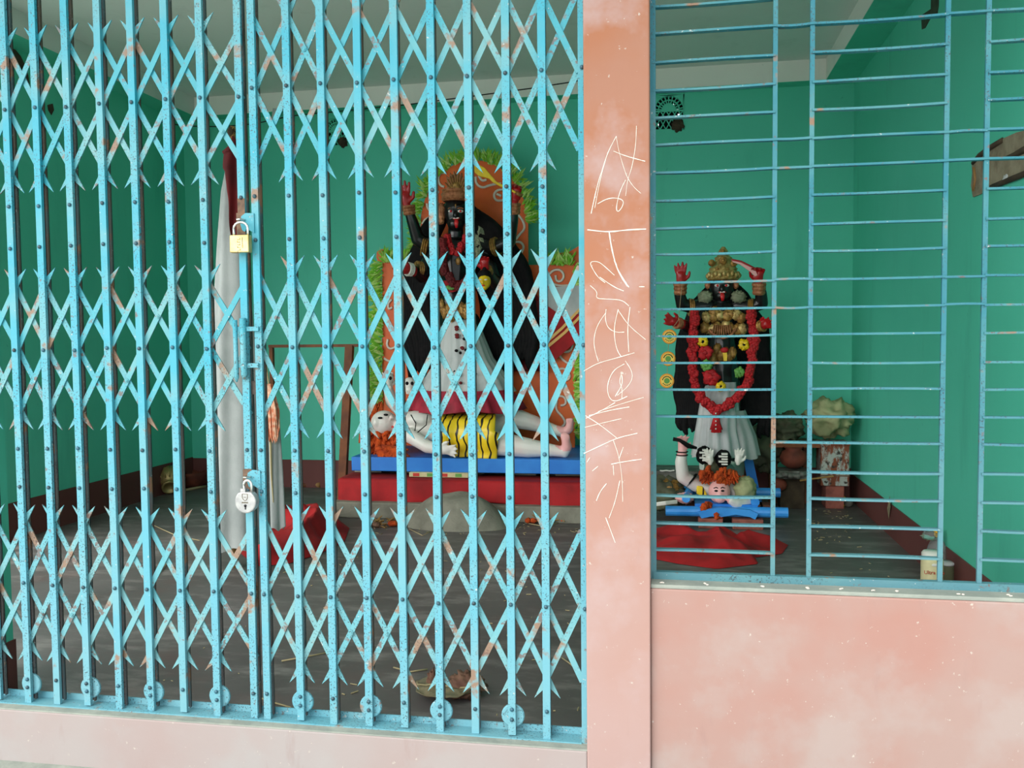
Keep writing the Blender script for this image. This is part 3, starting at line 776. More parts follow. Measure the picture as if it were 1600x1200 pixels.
def fringe(pts, step=7.0, out=None):
    acc = 0.0
    for (x0, y0), (x1, y1) in zip(pts, pts[1:]):
        L = math.hypot(x1-x0, y1-y0); n = max(1, int(L/step))
        for i in range(n):
            t = (i+0.5)/n; x, y = x0+(x1-x0)*t, y0+(y1-y0)*t
            nx, ny = (y1-y0)/L, -(x1-x0)/L
            for off in (0.5, 7.0):
                o = inst('leaf_tuft', tufts[rnd.randrange(4)], at(x+nx*off+rnd.uniform(-1.5, 1.5), y+ny*off+rnd.uniform(-1.5, 1.5), BY+0.005-0.01*(off < 3)), bd)
                o.rotation_euler = (0, math.atan2(nx, -ny)+rnd.uniform(-.35, .35), 0)
                o.scale = (rnd.uniform(0.8, 1.15),)*3
fringe([p for p in arch[1:-1]] , 9.0)
fringe([(657, 400), (657, 355)], 9)
fringe([(596, 640), (596, 408)], 9)
fringe([(598, 408), (648, 404)], 9)
fringe([(846, 412), (898, 412)], 9)
fringe([(899, 414), (899, 680)], 9)

# ------------------------------------------------------------------ large statue group
KY = 4.28
def K(x, y, d=0.0): return at(x, y, KY+d)
ks = thing('goddess_statue', 'large black four-armed goddess statue with gold crown before the orange backdrop', 'statue', (K(712, 640).x, KY, ptop))
def statue_body(K, sc, cfg, parent, voxel):
    ch, zones = cfg['chains'], []
    for (c, d, sd_, s_, curl, n_) in cfg['hands']:
        ch = ch + hand(c, d, sd_, s_, curl, n_); zones.append((Vector(c)+Vector(d).normalized()*0.035*s_, 0.135*s_, 1))
    return blob('body', ch, cfg['ells'], voxel, ['black_lacquer', 'palm_red'], parent, zones, 3)
hands1 = [(K(633, 310, -.16), (-0.10, -0.1, 1), (1, 0, 0.1), 1.15, 0.12, (0, -1, 0)),
          (K(806, 304, -.16), (0.15, -0.35, 0.9), (-1, 0, 0.2), 1.1, 0.75, (-0.3, -1, 0)),
          (K(634, 421, -.34), (-0.7, -0.6, -0.1), (0.2, -0.2, 1), 1.0, 0.3, (0, 0, 1)),
          (K(757, 414, -.30), (0.05, -0.35, 0.9), (-1, 0, 0.2), 0.95, 0.55, (0, -1, 0))]
cfg = dict(hands=hands1,
  chains=[[(K(712, 368), .062), (K(712, 345), .060)],
          [(K(712, 395), .13), (K(712, 440), .115), (K(714, 480), .15), (K(715, 510), .15)],
          [(K(700, 505), .10), (K(692, 570, -.05), .075), (K(686, 632, -.06), .05)], [(K(732, 505), .10), (K(742, 570, -.05), .075), (K(752, 632, -.06), .05)],
          [(K(688, 384), .075), (K(668, 384, -.02), .062), (K(653, 374, -.05), .055), (K(644, 345, -.11), .045), (K(636, 322, -.15), .032)],
          [(K(738, 384), .075), (K(770, 388, -.02), .060), (K(795, 378, -.05), .055), (K(801, 345, -.11), .045), (K(804, 318, -.15), .032)],
          [(K(688, 390), .075), (K(668, 412, -.06), .058), (K(660, 432, -.12), .052), (K(648, 424, -.24), .044), (K(637, 421, -.32), .03)],
          [(K(738, 390), .075), (K(766, 418, -.05), .058), (K(775, 442, -.10), .052), (K(765, 430, -.22), .042), (K(758, 420, -.28), .03)]],
  ells=[(K(712, 332), (.098, .105, .138)), (K(712, 350, -.03), (.066, .08, .06)), (K(712, 400, -.02), (.17, .11, .13)),
        (K(699, 402, -.07), (.065, .06, .065)), (K(726, 402, -.07), (.065, .06, .065)),
        (K(712, 336, -.108), (.017, .022, .028)), (K(694, 335, 0), (.012, .03, .035)), (K(731, 335, 0), (.012, .03, .035)), (K(712, 323, -.085), (.055, .02, .014))])
statue_body(K, 1, cfg, ks, 0.0068)
def face(K, cx, cy, s, parent, d0):
    for sx in (-1, 1):
        mb = MB(); mb.sph(K(cx+sx*7.5*s, cy-1*s, d0+.008), (.024*s, .012*s, .012*s), 12, 8); e = obj('eye', mb, 'white_paint', parent, smooth=True)
        mb = MB(); mb.sph(K(cx+sx*7.5*s, cy-1*s, d0-.001), (.010*s, .008*s, .010*s), 10, 6); obj('iris', mb, 'tongue_red', e, smooth=True)
        mb = MB(); mb.tube([K(cx+sx*(3+3*i)*s, cy-5*s-1.2*s*math.sin(i*1.05), d0+.004) for i in range(4)], .004*s, 5); obj('eyebrow', mb, 'copper_orn', parent)
    mb = MB(); mb.sph(K(cx, cy-9*s, d0+.004), (.009*s, .008*s, .018*s), 10, 8); obj('third_eye', mb, 'gold_orn', parent, smooth=True)
    mb = MB(); mb.sph(K(cx+1*s, cy+10.5*s, d0+.004), (.030*s, .016*s, .012*s), 12, 8); obj('lips', mb, 'tongue_red', parent, smooth=True)
    mb = MB(); mb.tube([K(cx+1*s, cy+11*s, d0-.006), K(cx+1*s, cy+17*s, d0-.020), K(cx+1.5*s, cy+25*s, d0-.016)], [.014*s, .018*s, .010*s], 10, flat=.5); obj('tongue', mb, 'tongue_red', parent, smooth=True)
    mb = MB(); mb.box(*[f(K(cx-3.5*s, cy+10*s, d0-.008).x, K(cx+5*s, cy+10*s, d0-.008).x) for f in (min, max)], K(cx, cy, d0).y-.014, K(cx, cy, d0).y-.006, K(cx, cy+11*s, d0).z, K(cx, cy+9.4*s, d0).z); obj('teeth', mb, 'white_paint', parent)
face(K, 712, 331, 1.0, ks, -.10)
def wrist_band(c, d, r, h, mat, parent, name='bracelet'):
    R = Vector(d).normalized().to_track_quat('Z', 'Y').to_matrix()
    mb = MB(); pr = []
    n = 7
    for i in range(n): z = -h/2+h*i/(n-1); pr.append((r*(1.0+0.12*(i % 2))+0.006*(i/(n-1)), z))
    mb.lathe(c, pr, 18, R=R); obj(name, mb, mat, parent, smooth=False)
wrist_band(K(639, 328, -.14), (-0.08, -0.2, 1), .044, .075, 'copper_orn', ks)
wrist_band(K(803, 326, -.14), (0.05, -0.2, 1), .044, .085, 'copper_orn', ks)
wrist_band(K(640, 421, -.29), (-0.6, -0.7, 0.1), .046, .05, 'white_paint', ks)
wrist_band(K(761, 424, -.25), (-0.2, -0.5, 0.6), .040, .05, 'gold_orn', ks)
wrist_band(K(655, 420, -.19), (-0.6, -0.6, 0.0), .052, .05, 'gold_orn', ks, 'armlet')
wrist_band(K(664, 386, -.03), (-0.9, -0.2, 0.2), .068, .05, 'gold_orn', ks, 'armlet')
wrist_band(K(774, 386, -.03), (0.9, -0.2, 0.2), .066, .05, 'gold_orn', ks, 'armlet')
# crown: band, fan of points, side plates
cr = MB()
c0 = K(712, 306, -.02)
cr.lathe(c0, [(.100, -.045), (.115, -.03), (.108, -.01), (.118, .01), (.104, .03), (.112, .045)], 24, sy=1.0)
obj('crown_band', cr, 'copper_orn', ks)
fan = []
for i in range(19):
    a = math.pi*(0.12+0.76*i/18); R = (40 if i % 2 == 0 else 33) if 2 < i < 16 else 27
    fan.append((712-R*0.60*math.cos(a), 306-R*math.sin(a)))
fan = [(690, 312)] + fan + [(735, 312)]
mb = MB(); mb.prism([K(x, y, -.09) for x, y in fan], (0, .03, 0)); cf = obj('crown_fan', mb, 'copper_orn', ks, bevel=0.004)
for i in range(9):
    a = math.pi*(0.2+0.6*i/8)
    mb = MB(); mb.tube([K(712-6*math.cos(a), 304-8*math.sin(a), -.094), K(712-20*math.cos(a), 304-32*math.sin(a), -.098)], [.007, .004], 6); obj('crown_ray', mb, 'gold_orn', cf, smooth=True)
mb = MB(); mb.sph(K(712, 292, -.098), (.035, .014, .04), 12, 8); obj('crown_boss', mb, 'gold_orn', cf, smooth=True)
for sx in (-1, 1):
    crumple('ear_plate', K(712+sx*23, 334, -.05), (.035, .02, .075), 'copper_orn', ks, .35, 6, sx+3)
# sword with yellow blade
bl = [(806, 299), (795, 293), (784, 288), (775, 283), (770, 277), (764, 270), (757, 262), (748, 257), (739, 254), (739, 262), (742, 270), (748, 275), (756, 277), (764, 279), (771, 286), (783, 292), (795, 297), (806, 303)]
sw = thing('statue_sword', 'golden curved sword raised in the large black statue\'s right-hand-side fist', 'sword', K(806, 303, -.2))
mb = MB(); mb.prism([K(x, y, -.205) for x, y in bl], (0, .02, 0)); obj('blade', mb, 'yellow_paint', sw, bevel=.004)
mb = MB(); mb.tube([K(806, 301, -.195), K(816, 306, -.195)], .014, 8); obj('hilt', mb, 'gold_orn', sw, smooth=True)
# hair
hb = MB()
def lock(p, r, n=14):
    q = [K(*a) for a in p]
    for _ in range(2):
        nq = [q[0]]
        for a, b in zip(q, q[1:]): nq += [a.lerp(b, .25), a.lerp(b, .75)]
        q = nq+[q[-1]]
    L = len(q)
    hb.tube([v + V(0.012*math.sin(i*1.1+p[0][0]), 0, 0) for i, v in enumerate(q)], [r*(0.75+0.5*math.sin(math.pi*min(1, (i+1)/L*1.1)))*(1.0 if i < L-3 else (L-i)/4) for i in range(L)], 8, flat=.75)
for k in range(11):
    t = k/10
    lock([(700-4*t, 322, .08), (684-14*t, 352, .10), (672-30*t, 400+6*t, .12), (668-44*t, 460, .13), (672-44*t, 530, .14), (676-36*t, 560+35*rnd.random(), .14)], .042)
for k in range(15):
    t = k/14
    lock([(726+4*t, 322, .08), (742+16*t, 352-6*t, .10), (752+50*t, 395-8*t, .12), (756+72*t, 450, .13), (758+76*t, 520, .14), (762+70*t, 560+35*rnd.random(), .14)], .045)
obj('hair', hb, 'hair_black', ks, smooth=True)
# clothes: waist sash, white pleated skirt, magenta hem
def skirt(K, rows, mat, parent, name, folds=17, amp=.05, seed=0):
    """rows: (cx, cy, half width in px, depth radius m)"""
    mb = MB(); n = 72; vs = []
    dens = []
    for a, b in zip(rows, rows[1:]):
        for i in range(5): dens.append(tuple(a[j]+(b[j]-a[j])*i/5 for j in range(4)))
    dens.append(rows[-1])
    for r, (cx, cy, hw, dp) in enumerate(dens):
        c = K(cx, cy); rx = (K(cx+hw, cy)-c).length; fr_ = r/(len(dens)-1)
        for k in range(n):
            a = 2*math.pi*k/n
            f = 1+amp*(0.3+fr_)*math.sin(folds*a+seed+0.8*math.sin(3*a))
            vs.append(V(c.x+rx*f*math.cos(a), c.y+dp*f*math.sin(a), c.z+0.012*fr_*math.sin(5*a+seed)))
    m_ = len(dens)
    mb.add(vs, [(i*n+k, i*n+(k+1) % n, (i+1)*n+(k+1) % n, (i+1)*n+k) for i in range(m_-1) for k in range(n)])
    return obj(name, mb, mat, parent, smooth=True)
skirt(K, [(713, 440, 27, .155), (713, 456, 30, .17)], 'red_cloth', ks, 'waist_sash', 9, .04)
sk = skirt(K, [(720, 500, 27, .17), (722, 520, 31, .20), (727, 560, 42, .24), (728, 590, 62, .28), (728, 612, 74, .30)], 'white_cloth', ks, 'skirt', 19, .05)
for k in range(26):
    a = rnd.uniform(-1.9, -1.2); r = rnd.random(); cy = 505+100*r; hw = 36+36*r
    p = K(722+5*r+hw*0.8*math.cos(a), cy, -(.21+.08*r)*1.02*abs(math.sin(a)))
    mb = MB(); mb.sph(p, (.011+.008*rnd.random(), .006, .012), 8, 6); obj('printed_motif', mb, 'dark_red_cloth' if k % 3 else 'hair_black', sk, smooth=True)
skirt(lambda x, y, d=0.0: at(x, y, KY-.06+d), [(727, 608, 70, .30), (728, 626, 84, .34), (730, 640, 88, .36)], 'magenta_cloth', ks, 'hem_frill', 25, .06, 2)
for k in range(9):
    crumple('waist_ornament', K(690+5.4*k, 478+9*math.sin(math.pi*k/8)+6*(k % 2), -.185), (.026, .018, .05), 'gold_orn', ks, .4, 5, k)
mb = MB()
for k in range(7): mb.sph(K(700+3.0*k, 449+1.5*math.sin(k), -.19), (.02, .012, .016), 8, 6)
obj('green_band', mb, 'print_green', ks, smooth=True)
mb = MB(); mb.sph(K(716, 394, -.16), (.034, .016, .036), 12, 8); mb.sph(K(716, 408, -.15), (.022, .012, .03), 10, 8); obj('pendant', mb, 'gold_orn', ks, smooth=True)
def garland(name, label, K, path, r, mat, d, step=.028, extra=None, seed=1):
    q = [K(*p) if len(p) == 3 else K(p[0], p[1], d) for p in path]
    for _ in range(3):
        nq = [q[0]]
        for a, b in zip(q, q[1:]): nq += [a.lerp(b, .25), a.lerp(b, .75)]
        q = nq+[q[-1]]
    g = thing(name, label, 'garland', q[len(q)//2])
    mb = MB(); mb.tube(q, r*0.8, 8); obj('cord', mb, mat, g, smooth=True)
    rr = random.Random(seed); fl = MB()
    for k in range(6):
        a = 2*math.pi*k/6; fl.sph((r*.45*math.cos(a), -r*.1, r*.45*math.sin(a)), (r*.5, r*.42, r*.5), 8, 6)
    fl.sph((0, -r*.35, 0), r*.4, 8, 6); FM = mesh('flower_head', fl, mat)
    acc = 0; last = q[0]
    for p in q[1:]:
        acc += (p-last).length; last = p
        if acc > step:
            acc = 0
            o = inst('flower_head', FM, p+V(rr.uniform(-r, r)*.5, -r*.55, rr.uniform(-r, r)*.3), g, (rr.uniform(-.5, .5), rr.uniform(0, 6), rr.uniform(-.5, .5)))
    return g
garland('flower_garland', 'dark red flower garland on the large statue\'s chest', K, [(694, 372), (692, 400), (698, 430), (710, 446), (722, 448), (734, 430), (737, 400), (734, 374)], .034, 'dark_red_cloth', -.20)
garland('flower_garland', 'short red garland at the throat of the large statue', K, [(700, 366), (702, 384), (712, 398), (724, 386), (728, 368)], .03, 'red_flower', -.17)
t = thing('leaf_wreath', 'withered grey-green leaf wreath hanging on the large statue\'s shoulder', 'wreath', K(748, 390, -.2))
for k in range(22):
    p = K(742+rnd.uniform(-3, 9), 352+2.4*k+rnd.uniform(-2, 2), -.20-rnd.uniform(0, .03)); a = rnd.uniform(-.9, .9)+math.pi
    d = V(math.sin(a), -.2, math.cos(a)); s_ = V(math.cos(a), 0, -math.sin(a)); L = rnd.uniform(.05, .09)
    mb = MB(); mb.add([p, p+d*L*.5+s_*L*.28, p+d*L, p+d*L*.5-s_*L*.28, p+d*L*.5+V(0, -.012, 0)], [(0, 1, 4), (1, 2, 4), (2, 3, 4), (3, 0, 4)]); obj('leaf', mb, 'grey_leaves', t)
# small yellow severed head held low
t = thing('hanging_ornament', 'small yellow painted head with dark hair hanging from the large statue\'s lower hand', 'ornament', K(755, 446, -.32))
blob('face', [], [(K(757, 440, -.32), (.050, .05, .058)), (K(754, 441, -.37), (.014, .016, .02)), (K(764, 438, -.31), (.012, .02, .028)), (K(756, 449, -.34), (.03, .03, .025))], .007, 'yellow_paint', t)
mb = MB(); mb.sph(K(757, 430, -.30), (.056, .055, .045), 12, 8); mb.tube([K(757, 428, -.30), K(757, 416, -.31)], [.03, .012], 8); obj('hair', mb, 'hair_black', t, smooth=True)
for sx in (-1, 1):
    mb = MB(); mb.sph(K(755+sx*4, 437, -.368), (.012, .006, .006), 8, 6); obj('eye', mb, 'white_paint', t, smooth=True)
mb = MB(); mb.sph(K(755, 446, -.372), (.016, .006, .006), 8, 6); obj('lips', mb, 'tongue_red', t, smooth=True)

# reclining white figure
SY = 4.02
def W(x, y, d=0.0): return at(x, y, SY+d)
sh = thing('reclining_statue', 'white painted reclining male statue lying on the blue plank under the large goddess', 'statue', (W(720, 700).x, SY, ptop))
ch = [[(W(636, 668, .05), .115), (W(665, 668, .05), .135), (W(700, 676, .05), .125), (W(738, 682, .05), .135)],
      [(W(622, 668, .05), .05), (W(606, 664, .04), .05)],
      [(W(748, 690, -.04), .115), (W(786, 694, -.06), .092), (W(826, 700, -.06), .075), (W(866, 704, -.06), .046), (W(880, 706, -.06), .042)],
      [(W(748, 678, .16), .11), (W(800, 652, .2), .085), (W(836, 662, .22), .062), (W(866, 672, .24), .044), (W(878, 674, .24), .04)],
      [(W(882, 708, -.06), .036), (W(886, 698, -.07), .04), (W(883, 684, -.08), .03)],
      [(W(880, 678, .24), .034), (W(889, 670, .23), .036), (W(892, 658, .22), .026)],
      [(W(640, 680, -.1), .06), (W(668, 698, -.16), .05), (W(690, 702, -.18), .042)], [(W(640, 655, .2), .06), (W(612, 628, .22), .05), (W(606, 604, .2), .04)]]
for k in range(5): ch.append([(W(879+2.4*k, 685, -.09), .015), (W(878+2.6*k, 679-1.2*math.sin(k*.8), -.095), .012-.001*k)])
for k in range(5): ch.append([(W(886+1.8*k, 660, .21), .013), (W(886+2*k, 655, .2), .011)])
ch += hand(W(695, 703, -.2), (1, -.1, -.05), (0, -.2, 1), 1.0, .25, (0, -1, 0)) + hand(W(606, 598, .19), (.1, -.2, 1), (1, 0, .1), .95, .2, (0, -1, 0))
blob('body', ch, [(W(600, 660, .03), (.105, .10, .095)), (W(612, 652, -.06), (.02, .025, .02)), (W(588, 660, -.05), (.03, .03, .04)), (W(655, 655, .0), (.15, .11, .07))], .0095, ['statue_white', 'statue_pink'],
     sh, [(W(886, 680, -.07), .12, 1), (W(889, 662, .22), .1, 1)], 3)
for sx, (x, y) in enumerate(((603, 648), (594, 653))):
    mb = MB(); mb.sph(W(x, y, -.062), (.02, .01, .009), 10, 6); obj('eye', mb, 'hair_black', sh, smooth=True)
mb = MB(); mb.tube([W(612, 666, -.055), W(618, 670, -.05), W(622, 668, -.04)], .008, 6); obj('lips', mb, 'tongue_red', sh, smooth=True)
mb = MB()                                          # bead string over the belly
mb.tube([W(642, 648, -.09), W(650, 662, -.12), W(648, 674, -.12)], .004, 6); mb.tube([W(668, 648, -.10), W(666, 664, -.125), W(652, 676, -.125)], .004, 6); obj('bead_string', mb, 'hair_black', sh)
def tg(u, v):
    x = 694+ (86 if v > .6 else 80)*u - 10*v*(1-u)
    if v < .45:
        a = v/.45; y = 650-6*math.sin(math.pi*a) ; d = .20-.34*a
        return W(x, y+ (6*a), d)
    q = (v-.45)/.55
    return W(x-6*q+10*q*u*0.2, 656+ (52+12*u)*q+1.2*math.sin(u*19), -.14-.05*math.sin(math.pi*min(q*1.2, 1)) - .012*math.sin(u*16))
mb = MB(); mb.grid(tg, 40, 30, (0, .012, 0)); obj('tiger_skin', mb, 'tiger_skin', sh, smooth=True)
hm = MB()
for k in range(70):
    a = rnd.uniform(0, 2*math.pi); r = math.sqrt(rnd.random())
    x, y = 592+30*r*math.cos(a), 688+22*r*math.sin(a)
    hm.tube([W(598+8*r*math.cos(a), 674, .05), W(x, y, -.03+.1*rnd.random()), W(x+rnd.uniform(-8, 8), y+10, -.06+.1*rnd.random())], [.03, .026, .008], 6)
for k in range(34):
    x = 600+rnd.uniform(0, 42); y = 706+rnd.uniform(-6, 8)
    hm.tube([W(596, 700, -.06), W(x-10, y, -.12), W(x, y+rnd.uniform(-3, 3), -.14+.04*rnd.random())], [.028, .024, .006], 6)
for k in range(26):
    x = 576+rnd.uniform(-8, 24); y = 640+rnd.uniform(-14, 20)
    hm.tube([W(596, 660, .14), W(x, y, .14), W(x-6, y+22, .12)], [.034, .03, .01], 6)
obj('hair', hm, 'orange_fur', sh, smooth=True)
for k, (x, y) in enumerate(((640, 600), (606, 592))):
    t = thing('skull_ornament', ('white toothed skull ornament beside the large goddess skirt', 'small white skull ornament left of the toothed one by the leaf fringe')[k], 'ornament', W(x, y+10, .1))
    blob('skull', [], [(W(x, y, .1), (.05, .05, .055)), (W(x, y+9, .07), (.034, .035, .04))], .007, 'statue_white', t)
    for j in range(5):
        mb = MB(); p = W(x-4+2*j, y+13, .03); mb.box(p.x-.004, p.x+.004, p.y-.01, p.y, p.z-.012, p.z+.012); obj('tooth', mb, 'white_paint', t)
    for sx in (-1, 1):
        mb = MB(); mb.sph(W(x+sx*4, y-1, .052), (.013, .008, .015), 8, 6); obj('eye_socket', mb, 'hair_black', t, smooth=True)

# red cloth with gold stripes over the right side of the backdrop
t = thing('striped_sari', 'red cloth with gold striped border and white lining hung beside the large statue', 'cloth', at(870, 560, 4.5))
poly_sheet('lining', [(846, 450), (905, 446), (905, 494), (878, 508), (846, 474)], 4.53, 'white_cloth', t, .012)
poly_sheet('red_field', [(820, 500), (836, 458), (850, 474), (872, 490), (885, 498), (905, 490), (905, 530), (868, 562), (852, 560), (848, 520)], 4.515, 'red_cloth', t, .012)
poly_sheet('gold_stripe', [(852, 533), (878, 510), (905, 481), (905, 487), (880, 514), (853, 538)], 4.508, 'gold_thread', t, .006)
poly_sheet('gold_stripe', [(853, 541), (882, 517), (905, 493), (905, 499), (884, 521), (854, 546)], 4.508, 'gold_thread', t, .006)
def dc(u, v):
    x = 792+ (60)*u; y = 470+ 110*v
    return at(x-10*v*(1-u), y, 4.47+.03*math.sin(u*14+v*2))
t2 = tag(obj('dark_drape', MB().grid(dc, 24, 16, (0, .01, 0)), 'dark_red_cloth', smooth=True), 'dark maroon cloth drape hanging between the black hair and the striped cloth', 'cloth')
# cement mound in front of the altar
def mound():
    mb = MB(); a, b = at(632, 832, 3.45), at(795, 832, 3.45)
    cx, rx = (a.x+b.x)/2, (b.x-a.x)/2
    def fn(u, v):
        r = v; an = 2*math.pi*u
        h = .23*(1-r**3.0)*(1+.12*noise.noise(V(math.cos(an)*r*2, math.sin(an)*r*2, 3)))
        k = 1+.10*noise.noise(V(math.cos(an)*1.5, math.sin(an)*1.5, 7))
        return (cx+rx*r*k*math.cos(an), 3.46+.20*r*k*math.sin(an), FZ+max(h, 0))
    mb.grid(fn, 48, 14); return mb
tag(obj('cement_mound', mound(), 'cement_mound', smooth=True), 'rounded grey cement mound on the floor before the red-draped altar', 'mound')

# ------------------------------------------------------------------ smaller goddess statue behind the window grille
QY = 4.10
def Q(x, y, d=0.0): return at(x, y, QY+d)
b_front = at(1130, 800, 3.66)
qs = thing('goddess_statue', 'smaller black four-armed goddess statue with red flower garland behind the window grille', 'statue', (Q(1130, 720).x, QY, b_front.z+.02))
hands2 = [(Q(1064, 433, -.12), (-.05, -.1, 1), (1, 0, .2), .95, .15, (0, -1, 0)), (Q(1185, 432, -.12), (.1, -.3, .9), (-1, 0, .2), .95, .7, (-.3, -1, 0)),
          (Q(1054, 503, -.30), (-.75, -.55, .15), (.1, -.3, 1), .85, .25, (0, 0, 1)), (Q(1194, 508, -.28), (.5, -.6, .2), (-.2, -.3, 1), .85, .4, (0, -1, 0))]
cfg2 = dict(hands=hands2,
  chains=[[(Q(1128, 474), .05), (Q(1128, 458), .05)],
          [(Q(1128, 492), .115), (Q(1128, 530), .10), (Q(1128, 565), .125), (Q(1128, 600), .13)],
          [(Q(1116, 600), .085), (Q(1114, 660), .065), (Q(1112, 712), .045)], [(Q(1140, 600), .085), (Q(1144, 660), .065), (Q(1146, 712), .045)],
          [(Q(1106, 478), .06), (Q(1084, 480, -.02), .052), (Q(1066, 476, -.05), .047), (Q(1062, 460, -.08), .042), (Q(1064, 445, -.11), .03)],
          [(Q(1150, 478), .06), (Q(1170, 480, -.02), .052), (Q(1190, 474, -.05), .047), (Q(1189, 458, -.08), .042), (Q(1186, 444, -.11), .03)],
          [(Q(1106, 486), .06), (Q(1090, 506, -.08), .05), (Q(1078, 512, -.16), .045), (Q(1064, 506, -.25), .038), (Q(1056, 503, -.29), .027)],
          [(Q(1150, 486), .06), (Q(1168, 508, -.08), .05), (Q(1178, 514, -.15), .045), (Q(1188, 510, -.23), .038), (Q(1193, 508, -.27), .027)]],
  ells=[(Q(1128, 448), (.092, .10, .125)), (Q(1128, 500, -.01), (.14, .10, .12)), (Q(1118, 500, -.06), (.055, .05, .055)), (Q(1139, 500, -.06), (.055, .05, .055)),
        (Q(1128, 452, -.10), (.016, .02, .025)), (Q(1128, 462, -.04), (.055, .065, .05))])
statue_body(Q, 1, cfg2, qs, .0066)
face(Q, 1128, 447, .92, qs, -.095)
wrist_band(Q(1063, 451, -.10), (0, -.2, 1), .042, .085, 'copper_orn', qs); wrist_band(Q(1186, 451, -.10), (0, -.2, 1), .042, .085, 'copper_orn', qs)
wrist_band(Q(1060, 505, -.27), (-.7, -.6, .1), .036, .045, 'copper_orn', qs); wrist_band(Q(1190, 509, -.25), (.6, -.6, .1), .036, .045, 'gold_orn', qs)
wrist_band(Q(1080, 480, -.03), (-1, -.2, 0), .056, .04, 'gold_orn', qs, 'armlet'); wrist_band(Q(1174, 480, -.03), (1, -.2, 0), .056, .04, 'gold_orn', qs, 'armlet')
mb = MB(); mb.lathe(Q(1130, 436, -.01), [(.104, -.01), (.118, .0), (.110, .015), (.120, .03), (.098, .06), (.104, .075), (.070, .11), (.060, .14), (.064, .155), (.044, .17), (.030, .195), (.034, .205), (.012, .235)], 24)
cq = obj('crown', mb, 'pale_gold', qs)
for i in range(11):
    a = math.pi*(1.08+.84*i/10); r = .118
    p = Q(1130, 436, -.01)+V(r*math.cos(a), r*math.sin(a), .022+.01*(i % 2)); mb = MB(); mb.sph(p, (.014, .012, .02), 8, 6); obj('crown_bead', mb, 'pale_gold', cq, smooth=True)
for (x, y, r) in ((1112, 411, .026), (1147, 411, .026), (1130, 407, .03), (1122, 420, .02), (1138, 420, .02), (1130, 393, .018)):
    mb = MB(); mb.sph(Q(x, y, -.085), (r, .018, r), 12, 8); mb.sph(Q(x, y, -.10), (r*.45, .012, r*.45), 8, 6); obj('crown_rosette', mb, 'gold_orn', cq, smooth=True)
for sx in (-1, 1): crumple('ear_plate', Q(1128+sx*22, 445, -.03), (.02, .018, .03), 'copper_orn', qs, .3, 6, sx+9); crumple('shoulder_leaf', Q(1128+sx*26+ (0), 464, -.05), (.05, .03, .04), 'grey_leaves', qs, .4, 5, sx+5)
bl = [(1184, 430), (1180, 421), (1170, 416), (1158, 410), (1148, 408), (1143, 407), (1146, 410), (1156, 413), (1166, 420), (1174, 426), (1180, 432)]
sw = thing('statue_sword', 'small curved red-edged sword held over the smaller goddess statue', 'sword', Q(1184, 431, -.16))
mb = MB(); mb.prism([Q(x, y, -.15) for x, y in bl], (0, .018, 0)); obj('blade', mb, 'statue_pink', sw, bevel=.003)
mb = MB(); mb.tube([Q(x, y-1.2, -.142) for x, y in bl[:6]], .008, 6); obj('red_edge', mb, 'palm_red', sw, smooth=True)
hb = MB(); K_old = K
def lockq(p, r):
    q = [Q(*a) for a in p]
    for _ in range(2):
        nq = [q[0]]
        for a, b in zip(q, q[1:]): nq += [a.lerp(b, .25), a.lerp(b, .75)]
        q = nq+[q[-1]]
    L = len(q); hb.tube([v+V(.010*math.sin(i*1.3+p[0][0]), 0, 0) for i, v in enumerate(q)], [r*(1.0 if i < L-4 else .2+.8*(L-1-i)/4) for i in range(L)], 7, flat=.8)
for k in range(15):
    t_ = k/14
    lockq([(1118-2*t_, 440, .07), (1106-20*t_, 468+8*t_, .09), (1104-38*t_, 520, .11), (1104-46*t_, 590, .12), (1106-44*t_, 640, .12), (1108-44*t_+rnd.uniform(-4, 4), 655+35*rnd.random(), .12)], .036)
for k in range(17):
    t_ = k/16
    lockq([(1138+2*t_, 440, .07), (1150+22*t_, 468+8*t_, .09), (1152+44*t_, 520, .11), (1152+48*t_, 590, .12), (1152+50*t_, 640, .12), (1150+50*t_+rnd.uniform(-4, 4), 650+40*rnd.random(), .12)], .038)
obj('hair', hb, 'hair_black', qs, smooth=True)
skirt(Q, [(1128, 596, 26, .14), (1124, 630, 30, .16), (1122, 670, 34, .18), (1124, 712, 42, .22)], 'white_cloth', qs, 'skirt', 15, .07, 1)
skirt(lambda x, y, d=0.0: at(x, y, QY+.05+d), [(1140, 640, 24, .14), (1150, 680, 30, .16), (1152, 712, 34, .18)], 'banner_cloth', qs, 'rear_skirt', 11, .06, 3)
for k in range(16):
    crumple('chest_ornament', Q(1103+8*(k % 8)+rnd.uniform(-3, 3), 492+22*(k//8)+rnd.uniform(-6, 6), -.135), (.035, .02, .036), 'gold_orn' if k % 3 else 'pale_gold', qs, .5, 6, k+20, 14, 10)
for k in range(8):
    crumple('belt_ornament', Q(1110+5*k, 548+rnd.uniform(-6, 14), -.15), (.026, .018, .04), 'gold_orn', qs, .5, 6, k+50, 14, 10)
mb = MB(); mb.tube([Q(1108, 515, -.16), Q(1118, 525, -.165), Q(1130, 528, -.17), Q(1142, 524, -.165), Q(1150, 514, -.16)], .012, 8)
for k in range(9): mb.tube([Q(1116+3*k, 508, -.16), Q(1113+3.6*k, 520+4*math.sin(k*.4), -.18)], [.006, .004], 5)
obj('fan_pendant', mb, 'copper_orn', qs, smooth=True)
garland('flower_garland', 'long thick red flower garland looped down the smaller goddess statue', Q, [(1085, 484), (1082, 510), (1082, 550), (1084, 595), (1092, 618), (1106, 634), (1120, 642), (1136, 634), (1154, 618), (1168, 600), (1176, 565), (1178, 520), (1172, 484)], .036, 'red_flower', -.22, .022, seed=5)
